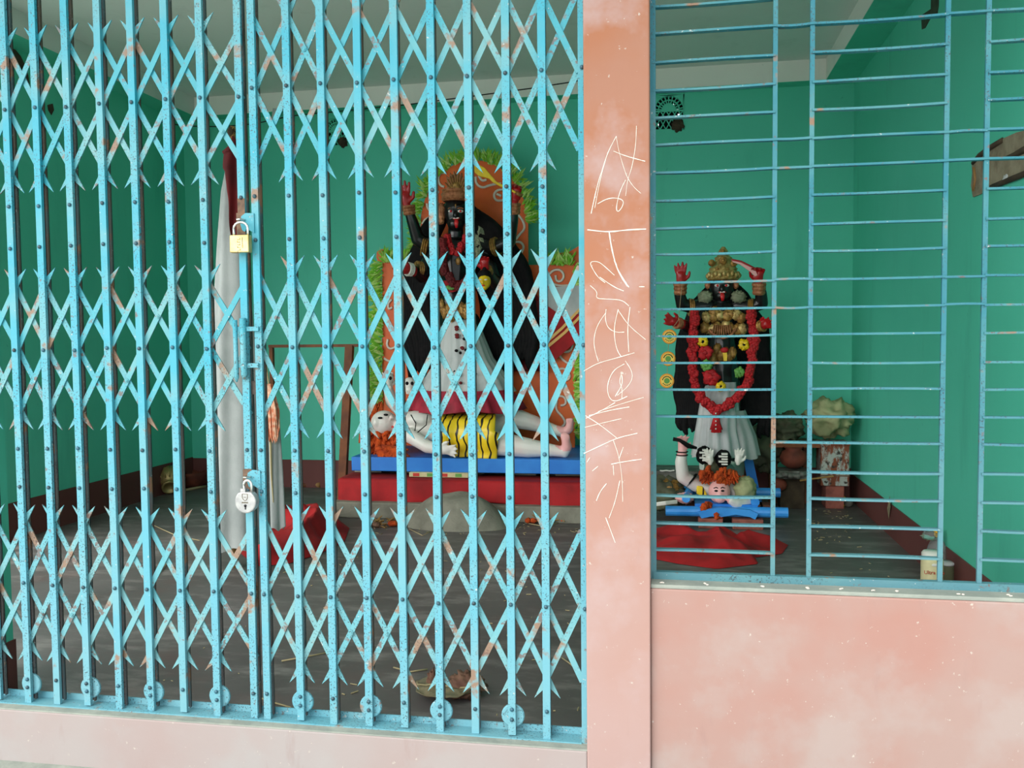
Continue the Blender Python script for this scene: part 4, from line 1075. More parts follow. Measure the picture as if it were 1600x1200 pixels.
t = thing('garland_tassel', 'red tinsel tassel hanging from the bottom of the long garland', 'tassel', Q(1118, 676, -.24))
mb = MB()
for k in range(9): mb.tube([Q(1119+rnd.uniform(-2, 2), 644, -.24), Q(1112+1.8*k, 672+4*(k % 2), -.25)], [.012, .014], 6)
obj('strands', mb, 'red_flower', t, smooth=True)
mb = MB(); mb.lathe(Q(1119, 645, -.24), [(.0, -.03), (.026, -.02), (.030, .0), (.02, .02), (.0, .03)], 12); obj('knot', mb, 'red_flower', t, smooth=True)
for k in range(5):
    mb = MB(); mb.sph(Q(1118.5, 646+6*k, -.275), .006, 8, 6); obj('sequin', mb, 'white_paint', t, smooth=True)
# paper flowers pinned on it
def paper_flower(x, y, mat, label, s=1.0, d=-.24):
    t = thing('paper_flower', label, 'flower', Q(x, y, d))
    for k in range(5):
        a = 2*math.pi*k/5+x
        crumple('petal', Q(x, y, d)+V(.020*s*math.cos(a), -.006*(k % 2), .020*s*math.sin(a)), (.026*s, .016, .026*s), mat, t, .7, 2.6, x+k, 12, 9)
    crumple('centre', Q(x, y, d-.014), (.014*s, .010, .014*s), 'hair_black' if mat == 'yellow_paint' else mat, t, .5, 4, k, 10, 8)
paper_flower(1098, 534, 'yellow_paint', 'yellow paper flower at the upper left of the red garland', .8)
paper_flower(1162, 539, 'yellow_paint', 'yellow paper flower at the upper right of the red garland', .8)
paper_flower(1126, 604, 'yellow_paint', 'yellow paper flower at the middle of the small statue below its belt', .75)
paper_flower(1102, 551, 'red_flower', 'large red paper flower under the upper left yellow one', 1.15)
paper_flower(1111, 590, 'red_flower', 'large red paper flower above the white skirt of the small statue', 1.25)
paper_flower(1104, 571, 'print_green', 'green paper flower between the two large red ones', .9)
paper_flower(1155, 582, 'print_green', 'green paper flower on the right of the small statue', .8)
t = thing('ribbon_tag', 'red and yellow ribbon tag at the belt of the small statue', 'ribbon', Q(1132, 564, -.22))
mb = MB(); mb.prism([Q(x, y, -.22) for x, y in ((1129, 550), (1136, 550), (1136, 564), (1131, 564))], (0, .008, 0)); obj('yellow_tail', mb, 'yellow_paint', t)
mb = MB(); mb.sph(Q(1132, 547, -.22), (.03, .015, .02), 10, 6); obj('red_knot', mb, 'red_flower', t, smooth=True)
# string of three round discs
t = thing('disc_string', 'string of three yellow round discs hanging from the small statue\'s lower left hand', 'ornament', at(1044, 600, QY-.34))
YD = QY-.34
mb = MB(); mb.tube([at(1066, 440, YD+.1), at(1060, 500, YD), at(1046, 520, YD), at(1043, 560, YD), at(1042, 610, YD)], .002, 5); obj('string', mb, 'straw', t)
for (x, y) in ((1046, 526), (1044, 560.5), (1042, 595)):
    c = at(x, y, YD); RX = Matrix.Rotation(math.pi/2, 3, 'X')
    mb = MB(); mb.lathe(c, [(0, -.006), (.049, -.006), (.052, 0), (.049, .006), (0, .006)], 28, R=RX); dsk = obj('disc', mb, 'disc_orange', t)
    mb = MB(); mb.lathe(c+V(0, -.0065, 0), [(0, -.001), (.040, -.001), (.040, .001), (0, .001)], 28, R=RX); obj('disc_face', mb, 'disc_yellow', dsk)
    mb = MB(); mb.lathe(c+V(0, -.008, 0), [(0, -.001), (.020, -.001), (.020, .001), (0, .001)], 20, R=RX); obj('disc_centre', mb, 'print_green', dsk)
    mb = MB()
    for k in range(9):
        a = math.pi*(.1+.8*k/8); mb.sph(c+V(.031*math.cos(a), -.008, .031*math.sin(a)), (.004, .002, .006), 6, 4)
    for k in range(6):
        a = -math.pi*(.2+.6*k/5); mb.sph(c+V(.031*math.cos(a), -.008, .031*math.sin(a)), (.005, .002, .004), 6, 4)
    obj('printed_letters', mb, 'print_dark', dsk)
# frame of blue poles on bricks
fz = b_front.z
bf = thing('pole_frame', 'blue painted bamboo frame carrying the smaller goddess statue', 'frame', (Q(1130, 790).x, 3.9, FZ))
for (x0, y0, x1, y1, Y) in ((1040, 798, 1231, 801, 3.66), (1053, 767, 1219, 770, 4.25)):
    mb = MB(); mb.tube([at(x0, y0, Y), at(x1, y1, Y)], .036, 12); obj('cross_pole', mb, 'blue_bamboo', bf, smooth=False)
for (x0, y0, x1, y1) in ((1072, 790, 1082, 766), (1180, 796, 1170, 768)):
    mb = MB(); mb.tube([at(x0, y0, 3.66)+V(0, 0, .05), at(x1, y1, 4.25)+V(0, 0, .05)], .03, 10); obj('side_pole', mb, 'blue_bamboo', bf)
mb = MB(); mb.prism([at(x, y, 4.3) for x, y in ((1158, 690), (1170, 688), (1192, 790), (1174, 790))], (0, .04, 0)); obj('slanted_board', mb, 'blue_plank', bf)
mb = MB()
pts = [(1090, 800), (1105, 796), (1125, 793), (1150, 795), (1172, 797), (1185, 803), (1180, 812), (1172, 808), (1150, 804), (1128, 808), (1112, 807), (1096, 810)]
mb.prism([at(x, y, 3.60) for x, y in pts], (0, .25, 0)); obj('deck_edge', mb, 'blue_bamboo', bf)
obj('deck', MB().box(at(1085, 795, 3.85).x, at(1180, 795, 3.85).x, 3.66, 4.35, fz+.03, fz+.055), 'blue_plank', bf)
for k, (x, w_) in enumerate(((1086, 14), (1110, 19), (1168, 24), (1196, 10))):
    for j, Y in enumerate((3.64, 4.2)):
        a, b = at(x-w_, 815, Y), at(x+w_, 815, Y)
        if k in (0, 3) and j == 0: continue
        tag(obj('brick', MB().box(a.x, b.x, Y-.05, Y+.08, FZ, fz-.036), 'brick_red', bevel=.005),
            ('red brick under the %s of the blue pole frame, %s' % (('far left end', 'left half', 'right half', 'far right end')[k], ('front row', 'back row')[j])), 'brick', 'bricks under the blue pole frame')

# small reclining figure with its head towards the grille
RYY = 3.80
def U(x, y, d=0.0): return at(x, y, RYY+d)
rs = thing('reclining_statue', 'small pale reclining statue with raised arm and orange hair on the blue pole frame', 'statue', (U(1120, 790).x, RYY, fz+.055))
ch = [[(U(1126, 760, .1), .085), (U(1128, 752, .35), .10), (U(1130, 740, .6), .10)],
      [(U(1104, 764, .05), .055), (U(1086, 757, .03), .05), (U(1067, 745, .0), .048), (U(1064, 722, -.02), .044), (U(1066, 706, -.03), .034)],
      [(U(1148, 762, .05), .06), (U(1160, 778, -.02), .055), (U(1168, 788, -.06), .048), (U(1150, 786, -.12), .04), (U(1142, 782, -.14), .03)],
      [(U(1108, 740, .7), .075), (U(1104, 722, .85), .06)], [(U(1148, 740, .7), .075), (U(1152, 722, .85), .06)]]
ch += hand(U(1066, 697, -.03), (0, -.1, 1), (1, 0, .1), .85, .35, (.3, -1, 0))
blob('body', ch, [(U(1124, 768, -.06), (.078, .07, .085)), (U(1125, 774, -.125), (.016, .018, .022)), (U(1125, 780, -.11), (.04, .03, .03))], .009, ['statue_white', 'statue_pink'], rs, [(U(1124, 770, -.1), .1, 1), (U(1066, 694, -.03), .09, 1)], 3)
for sx in (-1, 1):
    mb = MB(); mb.sph(U(1124+sx*5, 767, -.125), (.013, .008, .007), 8, 6); obj('eye', mb, 'hair_black', rs, smooth=True)
    mb = MB(); mb.tube([U(1124+sx*2, 763, -.12), U(1124+sx*5, 761.5, -.12), U(1124+sx*9, 763, -.11)], .004, 5); obj('eyebrow', mb, 'hair_black', rs)
mb = MB(); mb.sph(U(1125, 777.5, -.135), (.016, .008, .007), 8, 6); obj('lips', mb, 'tongue_red', rs, smooth=True)
for (cx_, cy_, rx_, ry_, dd, n_) in ((1104, 742, 10, 14, -.05, 34), (1134, 744, 18, 12, -.08, 46), (1160, 754, 12, 10, .02, 26), (1106, 794, 10, 8, -.16, 24), (1124, 806, 6, 6, -.18, 12)):
    hm = MB()
    for k in range(n_):
        a = rnd.uniform(0, 6.28); r = math.sqrt(rnd.random())
        x, y = cx_+rx_*r*math.cos(a), cy_+ry_*r*math.sin(a)
        hm.tube([U(cx_, cy_-3, dd+.05), U(x, y, dd+.04*math.cos(a)), U(x+rnd.uniform(-4, 4), y+6, dd-.02)], [.022, .018, .004], 5)
    obj('hair_tuft', hm, 'orange_fur', rs, smooth=True)
for y_ in (706, 711): wrist_band(U(1065.5, y_, -.03), (0, 0, 1), .036, .008, 'hair_black', rs, 'wrist_line')
wrist_band(U(1080, 750, .02), (.7, 0, -.6), .052, .012, 'hair_black', rs, 'arm_line')
mb = MB(); mb.tube([U(1052, 686, -.06), U(1062, 688, -.07), U(1076, 697, -.06), U(1088, 700, -.02)], [.014, .012, .018, .010], 8); obj('pipe', mb, 'hair_black', rs, smooth=True)
mb = MB(); mb.prism([U(x, y, -.02) for x, y in ((1088, 758), (1098, 760), (1106, 775), (1098, 776), (1088, 772))], (0, .1, 0)); obj('tiger_skin', mb, 'tiger_skin', rs, bevel=.01)
crumple('shoulder_cloth', U(1164, 764, -.03), (.075, .06, .085), 'sack', rs, .25, 4, 3)
crumple('hair_wrap', U(1114, 732, .1), (.06, .06, .08), 'sack_dark', rs, .2, 4, 8)
for k, (x, y) in enumerate(((1100, 711), (1130, 717))):
    t = thing('bone_ornament', ('black and white banded bone ornament at the small statue\'s feet, left of the pair', 'black and white banded bone ornament at the small statue\'s feet, right of the pair')[k], 'ornament', U(x, y+12, .05))
    crumple('core', U(x, y, .05), (.055, .04, .065), 'hair_black', t, .15, 4, k, 18, 14)
    for j in range(5):
        mb = MB(); p = U(x, y-8+4*j, 0.0); mb.box(p.x-.012-.02*(j % 2), p.x+.03, p.y-.02, p.y+.02, p.z-.005, p.z+.005); obj('bone_band', mb, 'white_paint', t)
for k, (x, y, sd2) in enumerate(((1109, 717, -1), (1154, 717, 1))):
    o = blob('small_hand', hand(U(x, y, .0), (.1*sd2, -.1, 1), (sd2, 0, .1), .7, .1, (0, -1, 0)), [], .005, 'white_paint', None, (), 2)
    tag(o, ('tiny white hand ornament left of the small statue\'s hem', 'tiny white hand ornament right of the small statue\'s hem')[k], 'ornament')

# ------------------------------------------------------------------ draped pole behind the left leaf
DY = 2.15
def D(x, y, d=0.0): return at(x, y, DY+d)
dp = thing('draped_pole', 'tall bamboo pole draped in long white cloth behind the gate', 'pole', (D(366, 860).x, DY, FZ))
p0 = D(364, 198); mb = MB(); mb.tube([V(D(366, 860).x, DY, FZ), D(366, 600), D(364, 300), p0], [.022, .021, .018, .014], 10); obj('pole', mb, 'bamboo', dp, smooth=True)
crumple('pole_head', D(362, 206), (.022, .02, .03), 'dirt_brown', dp, .3, 5, 1)
rows = [(364, 238, 5, .03), (362, 300, 15, .05), (362, 380, 20, .07), (364, 470, 26, .09), (367, 560, 30, .11), (368, 680, 32, .12), (368, 780, 33, .13), (369, 852, 32, .14)]
skirt(D, rows, 'banner_cloth', dp, 'white_cloth', 7, .10, 1)
skirt(D, [(428, 640, 8, .03), (428, 740, 13, .04), (429, 825, 15, .05)], 'banner_cloth', dp, 'cloth_tail', 5, .16, 2)
mb = MB(); mb.tube([D(400, 600, .03), D(418, 625, .02), D(428, 645, 0)], .018, 8); obj('cloth_twist', mb, 'banner_cloth', dp, smooth=True)
def flag(u, v):
    y = 236+138*v; wl = 353-2*math.sin(v*9)-3*(v < .2)+ (18*max(0, v-.45)); wr = 386+2*v
    x = wl+(wr-wl)*u
    return D(x, y, -.075-.02*math.sin(u*7+v*3)-.02*v)
t = thing('red_scarf', 'dark red scarf tied around the top of the white draped pole', 'cloth', D(368, 370, -.08))
mb = MB(); mb.grid(flag, 14, 26, (0, .008, 0)); obj('scarf_sheet', mb, 'dark_red_cloth', t, smooth=True)
mb = MB(); mb.tube([D(352, 240, -.06), D(360, 232, -.07), D(366, 222, -.04), D(364, 214, -.02)], [.022, .018, .02, .008], 8); obj('scarf_knot', mb, 'dark_red_cloth', t, smooth=True)
# hank of orange thread
t = thing('thread_hank', 'hank of orange and white ritual thread hanging behind the gate beside the draped pole', 'thread', D(428, 740, -.04))
for k in range(9):
    x = 417+2.0*k+rnd.uniform(-1, 1); b = 680+rnd.uniform(-10, 14)
    mb = MB(); mb.tube([D(418+.5*k, 600, -.05), D(x-2, 640, -.06-.004*k), D(x, b-10, -.06), D(x+2, b, -.06), D(x+4, b-10, -.055), D(x+3, 640, -.05), D(422+.3*k, 600, -.04)], .006, 5); obj('thread_loop', mb, 'thread_orange', t, smooth=True)
mb = MB(); mb.tube([D(421, 660, -.05), D(423, 700, -.05), D(424, 740, -.05), D(427, 785, -.05)], [.006, .007, .006, .003], 5); obj('loose_end', mb, 'straw', t)
mb = MB(); mb.tube([D(414, 560, -.02), D(420, 600, -.03), D(410, 610, -.03)], .006, 6); obj('tie', mb, 'straw', t)
# red cloth heap on the floor
def heap(name, label, pts, hgt, mat, seed):
    q = [onz(x, y, FZ) for x, y in pts]
    c = sum(q, Vector())/len(q); n = 128
    def outline(a):
        best = 0
        for i in range(len(q)):
            p, r = q[i]-c, q[(i+1) % len(q)]-c
            d = V(math.cos(a), math.sin(a), 0); den = d.x*(r-p).y-d.y*(r-p).x
            if abs(den) < 1e-9: continue
            s_ = (p.x*(r-p).y-p.y*(r-p).x)/den; t_ = (p.x*d.y-p.y*d.x)/den
            if s_ > 0 and -1e-6 <= t_ <= 1+1e-6: best = max(best, s_)
        return best
    R = [outline(2*math.pi*k/n) for k in range(n)]
    def fn(u, v):
        k = int(round(u*n)) % n; a = 2*math.pi*k/n; r = R[k]*v
        p = c+V(math.cos(a), math.sin(a), 0)*r
        f = noise.noise(V(p.x*2.6, p.y*2.6, seed))*.55+(1-2.4*abs(noise.noise(V(p.x*3.2+p.y*2, p.y*2.4-p.x, seed+4))))*.5+(1-2*abs(noise.noise(V(p.x*6+p.y*4, p.y*5, seed+9))))*.22
        return (p.x, p.y, FZ+.004+max(0, hgt*(1-v**2.5)*(.35+f)))
    mb = MB(); mb.grid(fn, n, 34)
    return tag(obj(name, mb, mat, smooth=True), label, 'cloth')
heap('cloth_heap', 'crumpled red cloth heap on the floor at the foot of the draped pole', [(372, 862), (380, 838), (420, 812), (470, 800), (520, 806), (546, 826), (538, 848), (500, 866), (450, 882), (400, 886)], .17, 'red_cloth', 2)
heap('cloth_heap', 'crumpled red cloth spread on the floor below the blue pole frame', [(1000, 870), (1000, 832), (1040, 824), (1085, 838), (1130, 836), (1165, 848), (1200, 844), (1232, 852), (1222, 866), (1180, 872), (1185, 882), (1120, 890), (1060, 882)], .11, 'red_cloth', 6)
# brown wooden stand behind the pole
t = thing('wooden_stand', 'brown wooden post with thin crossbar standing left of the orange backdrop', 'stand', (at(535, 758, 4.3).x, 4.3, FZ))
a, b = at(546, 540, 4.3), at(533, 760, 4.3)
mb = MB(); dx = .032
mb.prism([V(a.x-dx, 4.28, a.z), V(a.x+dx, 4.28, a.z), V(b.x+dx, 4.28, FZ), V(b.x-dx, 4.28, FZ)], (0, .05, 0)); obj('post', mb, 'wood_brown', t)
l_, r_ = at(420, 541, 4.31), at(560, 541, 4.31)
obj('crossbar', MB().box(l_.x, r_.x, 4.30, 4.33, l_.z-.012, l_.z+.012), 'wood_brown', t)
a = at(440, 545, 4.36); obj('rear_post', MB().box(l_.x, l_.x+.03, 4.31, 4.35, FZ, l_.z), 'wood_brown', t)
# brass pot lying on its side, clay bowl, sticks
pz = onz(254, 772, FZ); R_ = V(0.42, -0.76, -0.48).to_track_quat('Z', 'Y').to_matrix()
t = thing('brass_pot', 'small ribbed brass pot lying on its side by the left wall', 'pot', (pz.x+.04, pz.y, FZ))
c = V(pz.x+.04, pz.y+.06, FZ+.128)
mb = MB(); mb.lathe(c, [(.0, -.105), (.06, -.095), (.10, -.06), (.122, 0), (.112, .05), (.075, .085), (.058, .10), (.058, .115), (.068, .125), (.068, .135), (.05, .135), (.045, .11)], 28, R=R_); pb = obj('belly', mb, 'brass', t, smooth=True)
for k in range(16):
    a = 2*math.pi*k/16
    mb = MB(); mb.tube([c+R_ @ V(rr*math.cos(a), rr*math.sin(a), zz) for rr, zz in ((.102, -.055), (.124, 0), (.114, .05), (.08, .082))], .006, 6); obj('rib', mb, 'brass', pb, smooth=True)
pz = onz(300, 762, FZ)
mb = MB(); mb.lathe((pz.x, pz.y, FZ), [(.07, 0), (.13, .05), (.17, .13), (.165, .15), (.15, .14), (.11, .06), (.05, .02)], 26); tag(obj('clay_bowl', mb, 'terracotta', smooth=True), 'dark terracotta bowl on the floor right of the brass pot', 'bowl')
for k, (x0, y0, x1, y1, r, mt) in enumerate(((288, 768, 322, 762, .012, 'straw'), (425, 758, 520, 750, .028, 'bamboo'), (440, 752, 500, 762, .024, 'bamboo'), (455, 763, 535, 757, .02, 'wood_brown'))):
    a, b = onz(x0, y0, FZ), onz(x1, y1, FZ); mb = MB(); mb.tube([a+V(0, 0, r), (a+b)/2+V(0, .02, r), b+V(0, 0, r)], r, 8)
    tag(obj('wood_stick', mb, mt, smooth=True), ('pale stick beside the terracotta bowl on the floor', 'thick bamboo piece against the back wall left of the altar', 'shorter bamboo piece crossing the thick one', 'brown stick near the foot of the wooden post')[k], 'stick')
# dry leaf near the threshold
t = thing('dry_leaf', 'large curled dry leaf on the floor just inside the gate', 'leaf', onz(695, 1098, FZ))
def lf(u, v):
    x = 650+92*u; wd = 19*math.sin(math.pi*min(1, .12+u*.95))**.7
    y = 1092+6*u-wd+2*wd*v*0.9
    p = onz(x, y, FZ); p.z = FZ+.012+.05*math.sin(math.pi*v*.5)*(1-v)*2+.035*abs(2*v-1)**2+.015*noise.noise(V(u*5, v*4, 2)); return p
mb = MB(); mb.grid(lf, 26, 12, (0, 0, -.003)); obj('blade', mb, 'dry_leaf', t, smooth=True)
mb = MB(); mb.tube([lf(u_/12, .5)+V(0, 0, .004) for u_ in range(13)], .003, 5); obj('midrib', mb, 'straw', t)
crumple('curled_end', onz(728, 1088, FZ)+V(0, 0, .04), (.06, .05, .04), 'dry_leaf_brown', t, .6, 4, 4)
crumple('curled_edge', onz(677, 1082, FZ)+V(0, 0, .03), (.025, .03, .05), 'dry_leaf_brown', t, .5, 4, 6)
# straws and threads on the floor
lab = ['thin pale straw on the floor left of the gate centre', 'long curved straw on the floor below the red heap', 'short straw near the gate\'s right end', 'pale straw by the track near the silver padlock', 'bent straw beside the dry leaf', 'long straw pointing at the pole\'s foot', 'straw lying before the cement mound', 'straw near the right end of the altar']
for k, (pts) in enumerate([[(240, 822), (275, 838), (312, 846)], [(440, 1035), (480, 1028), (520, 1020)], [(878, 1030), (892, 1040), (904, 1052)], [(395, 1088), (420, 1098), (455, 1108)], [(615, 1045), (640, 1052), (668, 1048)], [(236, 905), (250, 895), (262, 880)], [(640, 828), (660, 838), (672, 832)], [(820, 818), (850, 824), (880, 816)]]):
    mb = MB(); mb.tube([onz(x, y, FZ)+V(0, 0, .006) for x, y in pts], .0035, 5)
    tag(obj('straw', mb, 'straw', smooth=True), lab[k], 'straw', 'loose straws on the floor')
lit = MB()
for k in range(240):
    r = rnd.random()
    if r < .35: p = onz(rnd.uniform(560, 905), rnd.uniform(818, 836), FZ)
    elif r < .55: p = onz(rnd.uniform(1270, 1330), rnd.uniform(790, 850), FZ)
    else: p = V(rnd.uniform(-2.2, 1.2), rnd.uniform(.3, 3.2), FZ)
    a = rnd.uniform(0, 3.14); L = rnd.uniform(.003, .016); d = V(math.cos(a), math.sin(a), 0)
    lit.tube([p-d*L+V(0, 0, .003), p+d*L+V(0, 0, .004)], rnd.uniform(.001, .003), 4)
tag(obj('floor_litter', lit, 'straw'), 'scattered flower bits, chips and straw litter on the cement floor', 'litter', kind='stuff')
# dried flower clumps by the altar
for k, (x, y, r) in enumerate(((612, 822, .07), (845, 818, .09), (875, 816, .07), (590, 824, .05))):
    p = onz(x, y, FZ); t = thing('dried_flowers', ('withered flower clump left of the cement mound', 'withered marigold clump right of the cement mound', 'straw clump at the right end of the altar ledge', 'small withered clump at the left end of the altar ledge')[k], 'flowers', p)
    mb = MB()
    for j in range(26):
        a = rnd.uniform(0, 6.28); q = p+V(r*rnd.random()*math.cos(a), r*.6*rnd.random()*math.sin(a), .012+.04*rnd.random()); mb.tube([q, q+V(rnd.uniform(-.05, .05), rnd.uniform(-.04, .04), rnd.uniform(-.01, .03))], .004, 4)
    obj('stems', mb, 'bamboo', t)
    for j in range(3): crumple('bloom', p+V(rnd.uniform(-r, r), -.03, .025), (.022, .022, .018), 'orange_fur' if k != 3 else 'dry_leaf_brown', t, .4, 5, j+k, 12, 8)
# ------------------------------------------------------------------ back right corner: tin, sacks, pots
TY = 4.42
a, b = at(1283, 692, TY), at(1327, 760, TY)
t = thing('tin_box', 'rusty square tin with peeling paper standing on a brick in the back right corner', 'tin', ((a.x+b.x)/2, TY+.12, b.z))
obj('body', MB().box(a.x, b.x, TY, TY+.24, b.z, a.z-.02), 'tin_rust', t, bevel=.006)
obj('rim', MB().box(a.x-.006, b.x+.006, TY-.006, TY+.246, a.z-.02, a.z), 'tin_rust', t, bevel=.004)
obj('lower_rim', MB().box(a.x-.004, b.x+.004, TY-.004, TY+.244, b.z+.075, b.z+.085), 'rust', t)
c, d = at(1291, 762, TY), at(1320, 762, TY)
tag(obj('brick', MB().box(c.x, d.x, TY+.02, TY+.22, FZ, b.z), 'brick_red', bevel=.005), 'weathered brick under the rusty tin', 'brick')
def sack(x, y, rx, ry, mat, label, seed, Y):
    c = at(x, y, Y); o = crumple('plastic_sack', c, (rx/190, .16, ry/190), mat, None, .42, 2.6, seed, 40, 28); return tag(o, label, 'sack')
sack(1296, 653, 32, 26, 'sack', 'pale olive crumpled plastic sack resting on the rusty tin', 3, TY+.12)
sack(1228, 668, 22, 20, 'sack_dark', 'grey-green crumpled sack left of the rusty tin', 5, TY+.14)
sack(1196, 700, 24, 30, 'sack_dark', 'brown-green sack half hidden behind the smaller statue', 8, TY+.18)
a, b = at(1200, 690, TY+.14), at(1278, 690, TY+.14)
t = thing('low_shelf', 'dark wooden plank on bricks behind the clay pots', 'shelf', ((a.x+b.x)/2, TY+.2, FZ))
obj('plank', MB().box(a.x, b.x, TY+.02, TY+.40, a.z-.03, a.z), 'wood_brown', t)
for xx in (a.x+.02, b.x-.10): obj('leg', MB().box(xx, xx+.06, TY+.2, TY+.3, FZ, a.z-.03), 'wood_brown', t)
for k, (x, y, r, mt, lb) in enumerate(((1240, 715, 20, 'terracotta', 'large red clay pot under the plank near the back right corner'), (1217, 757, 12, 'terracotta', 'small brown clay pot on the floor right of the blue poles'))):
    c = at(x, y, TY-.05*k); rr = r/190
    zb = FZ if k else c.z-rr*.75
    mb = MB(); mb.lathe((c.x, c.y, c.z-rr*.75), [(rr*.4, 0), (rr*.85, rr*.3), (rr, rr*.75), (rr*.8, rr*1.2), (rr*.55, rr*1.35), (rr*.7, rr*1.55), (rr*.6, rr*1.5), (rr*.4, rr*1.2)], 24)
    tag(obj('clay_pot', mb, mt, smooth=True), lb, 'pot')
q0, q1 = at(1215, 733, TY-.02), at(1262, 733, TY-.02)
tag(obj('slab', MB().box(q0.x, q1.x, TY-.12, TY+.1, q0.z-.06, q0.z+.0), 'junk_grey', bevel=.004), 'grey junk slab carrying the large clay pot', 'slab')
obj_ = obj('block', MB().box(q0.x+.02, q1.x-.02, TY-.02, TY+.1, FZ, q0.z-.06), 'dirt_brown', bevel=.004); tag(obj_, 'dark earth block under the grey slab', 'block')
for k in range(5):
    c = at(1218+9*k, 741+rnd.uniform(-3, 3), TY-.13); tag(crumple('plastic_scrap', c, (.03, .03, .02), 'junk_grey', None, .5, 4, k+30, 12, 8), 'small grey plastic scrap under the large clay pot, %s from the left' % ('first', 'second', 'third', 'fourth', 'fifth')[k], 'scrap', 'scraps by the clay pots')
a, b = at(1250, 751, TY-.16), at(1302, 744, TY-.10)
mb = MB(); mb.tube([a, b], .007, 6); tag(obj('wood_stick', mb, 'bamboo'), 'thin stick leaning from the clay pots to the rusty tin', 'stick')
# tape ring and knob on the floor
p = onz(1313, 792, FZ); mb = MB()
mb.tube([p+V(.035*math.cos(q*.5236), .01+.008*math.sin(q*.5236), .045+.045*math.sin(q*.5236)) for q in range(13)], .011, 8); tag(obj('yellow_ring', mb, 'yellow_paint', smooth=True), 'yellow ring lying on the floor before the rusty tin', 'ring')
p = onz(1323, 792, FZ); tag(crumple('pebble', p+V(.01, 0, .03), (.035, .03, .03), 'junk_grey', None, .2, 3, 2, 14, 10), 'grey pebble next to the yellow ring', 'pebble')
for k, (x, y) in enumerate(((1240, 776), (1227, 781))):
    p = onz(x, y, FZ); tag(crumple('paper_scrap', p+V(0, 0, .015), (.035, .025, .014), 'white_paint', None, .4, 4, k+60, 12, 8), ('white paper scrap on the floor beside the uprights', 'white paper scrap nearer the blue pole end')[k], 'scrap')
# junk left of the small statue
t = thing('foil_bag', 'crumpled olive and gold foil bag by the left end of the blue poles', 'bag', at(1040, 780, 3.9)); t.location.z = FZ
crumple('bag', at(1040, 772, 3.95), (.14, .12, .11), 'sack_dark', t, .5, 3, 12, 30, 20, FZ)
crumple('bag_fold', at(1046, 760, 3.95), (.09, .08, .05), 'gold_orn', t, .5, 4, 14, 20, 14)
tag(crumple('pink_packet', at(1070, 778, 3.75), (.06, .05, .035), 'statue_pink', None, .4, 4, 3, 16, 12), 'small pink packet beside the foil bag', 'packet')
q = [at(1018, 789, 3.55), at(1040, 786, 3.55), at(1058, 784, 3.6)]
mb = MB(); mb.tube([v for v in q], .014, 6, flat=.3); tag(obj('white_strip', mb, 'white_paint'), 'white plastic strip before the foil bag', 'strip')
c0, c1 = at(1020, 757, 4.45), at(1075, 757, 4.45)
c1z = at(1060, 735, 4.45).z
tag(obj('grey_trunk', MB().box(c0.x-.2, c1.x+.12, 4.42, 4.75, FZ, c1z), 'junk_grey', bevel=.01), 'low grey trunk behind the raised arm of the small reclining statue', 'trunk')
mb = MB()
for k in range(12): mb.sph(at(1032+1.9*k, 735.5+.4*math.sin(k), 4.40), .007, 8, 6)
tag(obj('bead_string', mb, 'white_paint', smooth=True), 'short string of white beads on the grey trunk', 'beads')
# ------------------------------------------------------------------ bottles at the right end of the sill view
p = onz(1458, 902, FZ)
JY = 2.05
a = at(1456, 905, JY)
t = thing('plastic_jar', 'cream-labelled plastic jar with red lettering on the floor below the right wall', 'jar', (a.x, JY, FZ))
rr = 15.5/295; zt = at(1456, 870, JY).z
mb = MB(); mb.lathe((a.x, JY, FZ), [(rr*.92, 0), (rr, .01), (rr, zt-FZ-.02), (rr*.9, zt-FZ)], 24); obj('body', mb, 'label_cream', t, smooth=True)
mb = MB(); mb.lathe((a.x, JY, zt), [(rr*.92, 0), (rr*.95, .004), (rr*.95, .02), (rr*.8, .03)], 24); obj('lid', mb, 'white_paint', t, smooth=True)
def text_obj(name, body, size, mat, parent, loc, rot):
    cu = bpy.data.curves.new(name, 'FONT'); cu.body = body; cu.size = size; cu.extrude = .0008; cu.align_x = 'CENTER'
    tmp = bpy.data.objects.new('t', cu); COL.objects.link(tmp)
    me = bpy.data.meshes.new_from_object(tmp.evaluated_get(bpy.context.evaluated_depsgraph_get())); bpy.data.objects.remove(tmp)
    me.materials.clear(); me.materials.append(M[mat]); me.name = name
    o = bpy.data.objects.new(name, me); COL.objects.link(o); o.parent = parent; o.location = Vector(loc)-root_off(parent); o.rotation_euler = rot
    return o
zl = at(1456, 893, JY).z
text_obj('red_lettering', 'Ultra Mo', .026, 'print_red', t, (a.x-.004, JY-rr-.002, zl), (math.radians(90), 0, math.radians(0)))
mb = MB(); mb.sph((a.x, JY-rr+.002, zl+.045), (.016, .004, .009), 10, 6); obj('label_mark', mb, 'white_paint', t, smooth=True)
a2 = at(1476, 905, JY+.12); rr2 = 13/290
t = thing('small_pot', 'brown lidded tub standing right behind the cream jar', 'tub', (a2.x, JY+.12, FZ)); zt2 = at(1476, 878, JY+.12).z
mb = MB(); mb.lathe((a2.x, JY+.12, FZ), [(rr2*.85, 0), (rr2, .02), (rr2, zt2-FZ-.02), (rr2*.95, zt2-FZ-.01)], 22); obj('body', mb, 'sack_dark', t, smooth=True)
mb = MB(); mb.lathe((a2.x, JY+.12, zt2-.012), [(rr2*1.02, 0), (rr2*1.05, .006), (rr2*1.02, .014), (0, .015)], 22); obj('lid', mb, 'white_cloth', t, smooth=True)
a3 = at(1464, 868, JY+.26); rr3 = 15/285
t = thing('plastic_bottle', 'clear ribbed plastic bottle with yellow cap leaning behind the jar', 'bottle', (a3.x, JY+.26, FZ)); zt3 = at(1468, 832, JY+.26).z; H3 = zt3-FZ
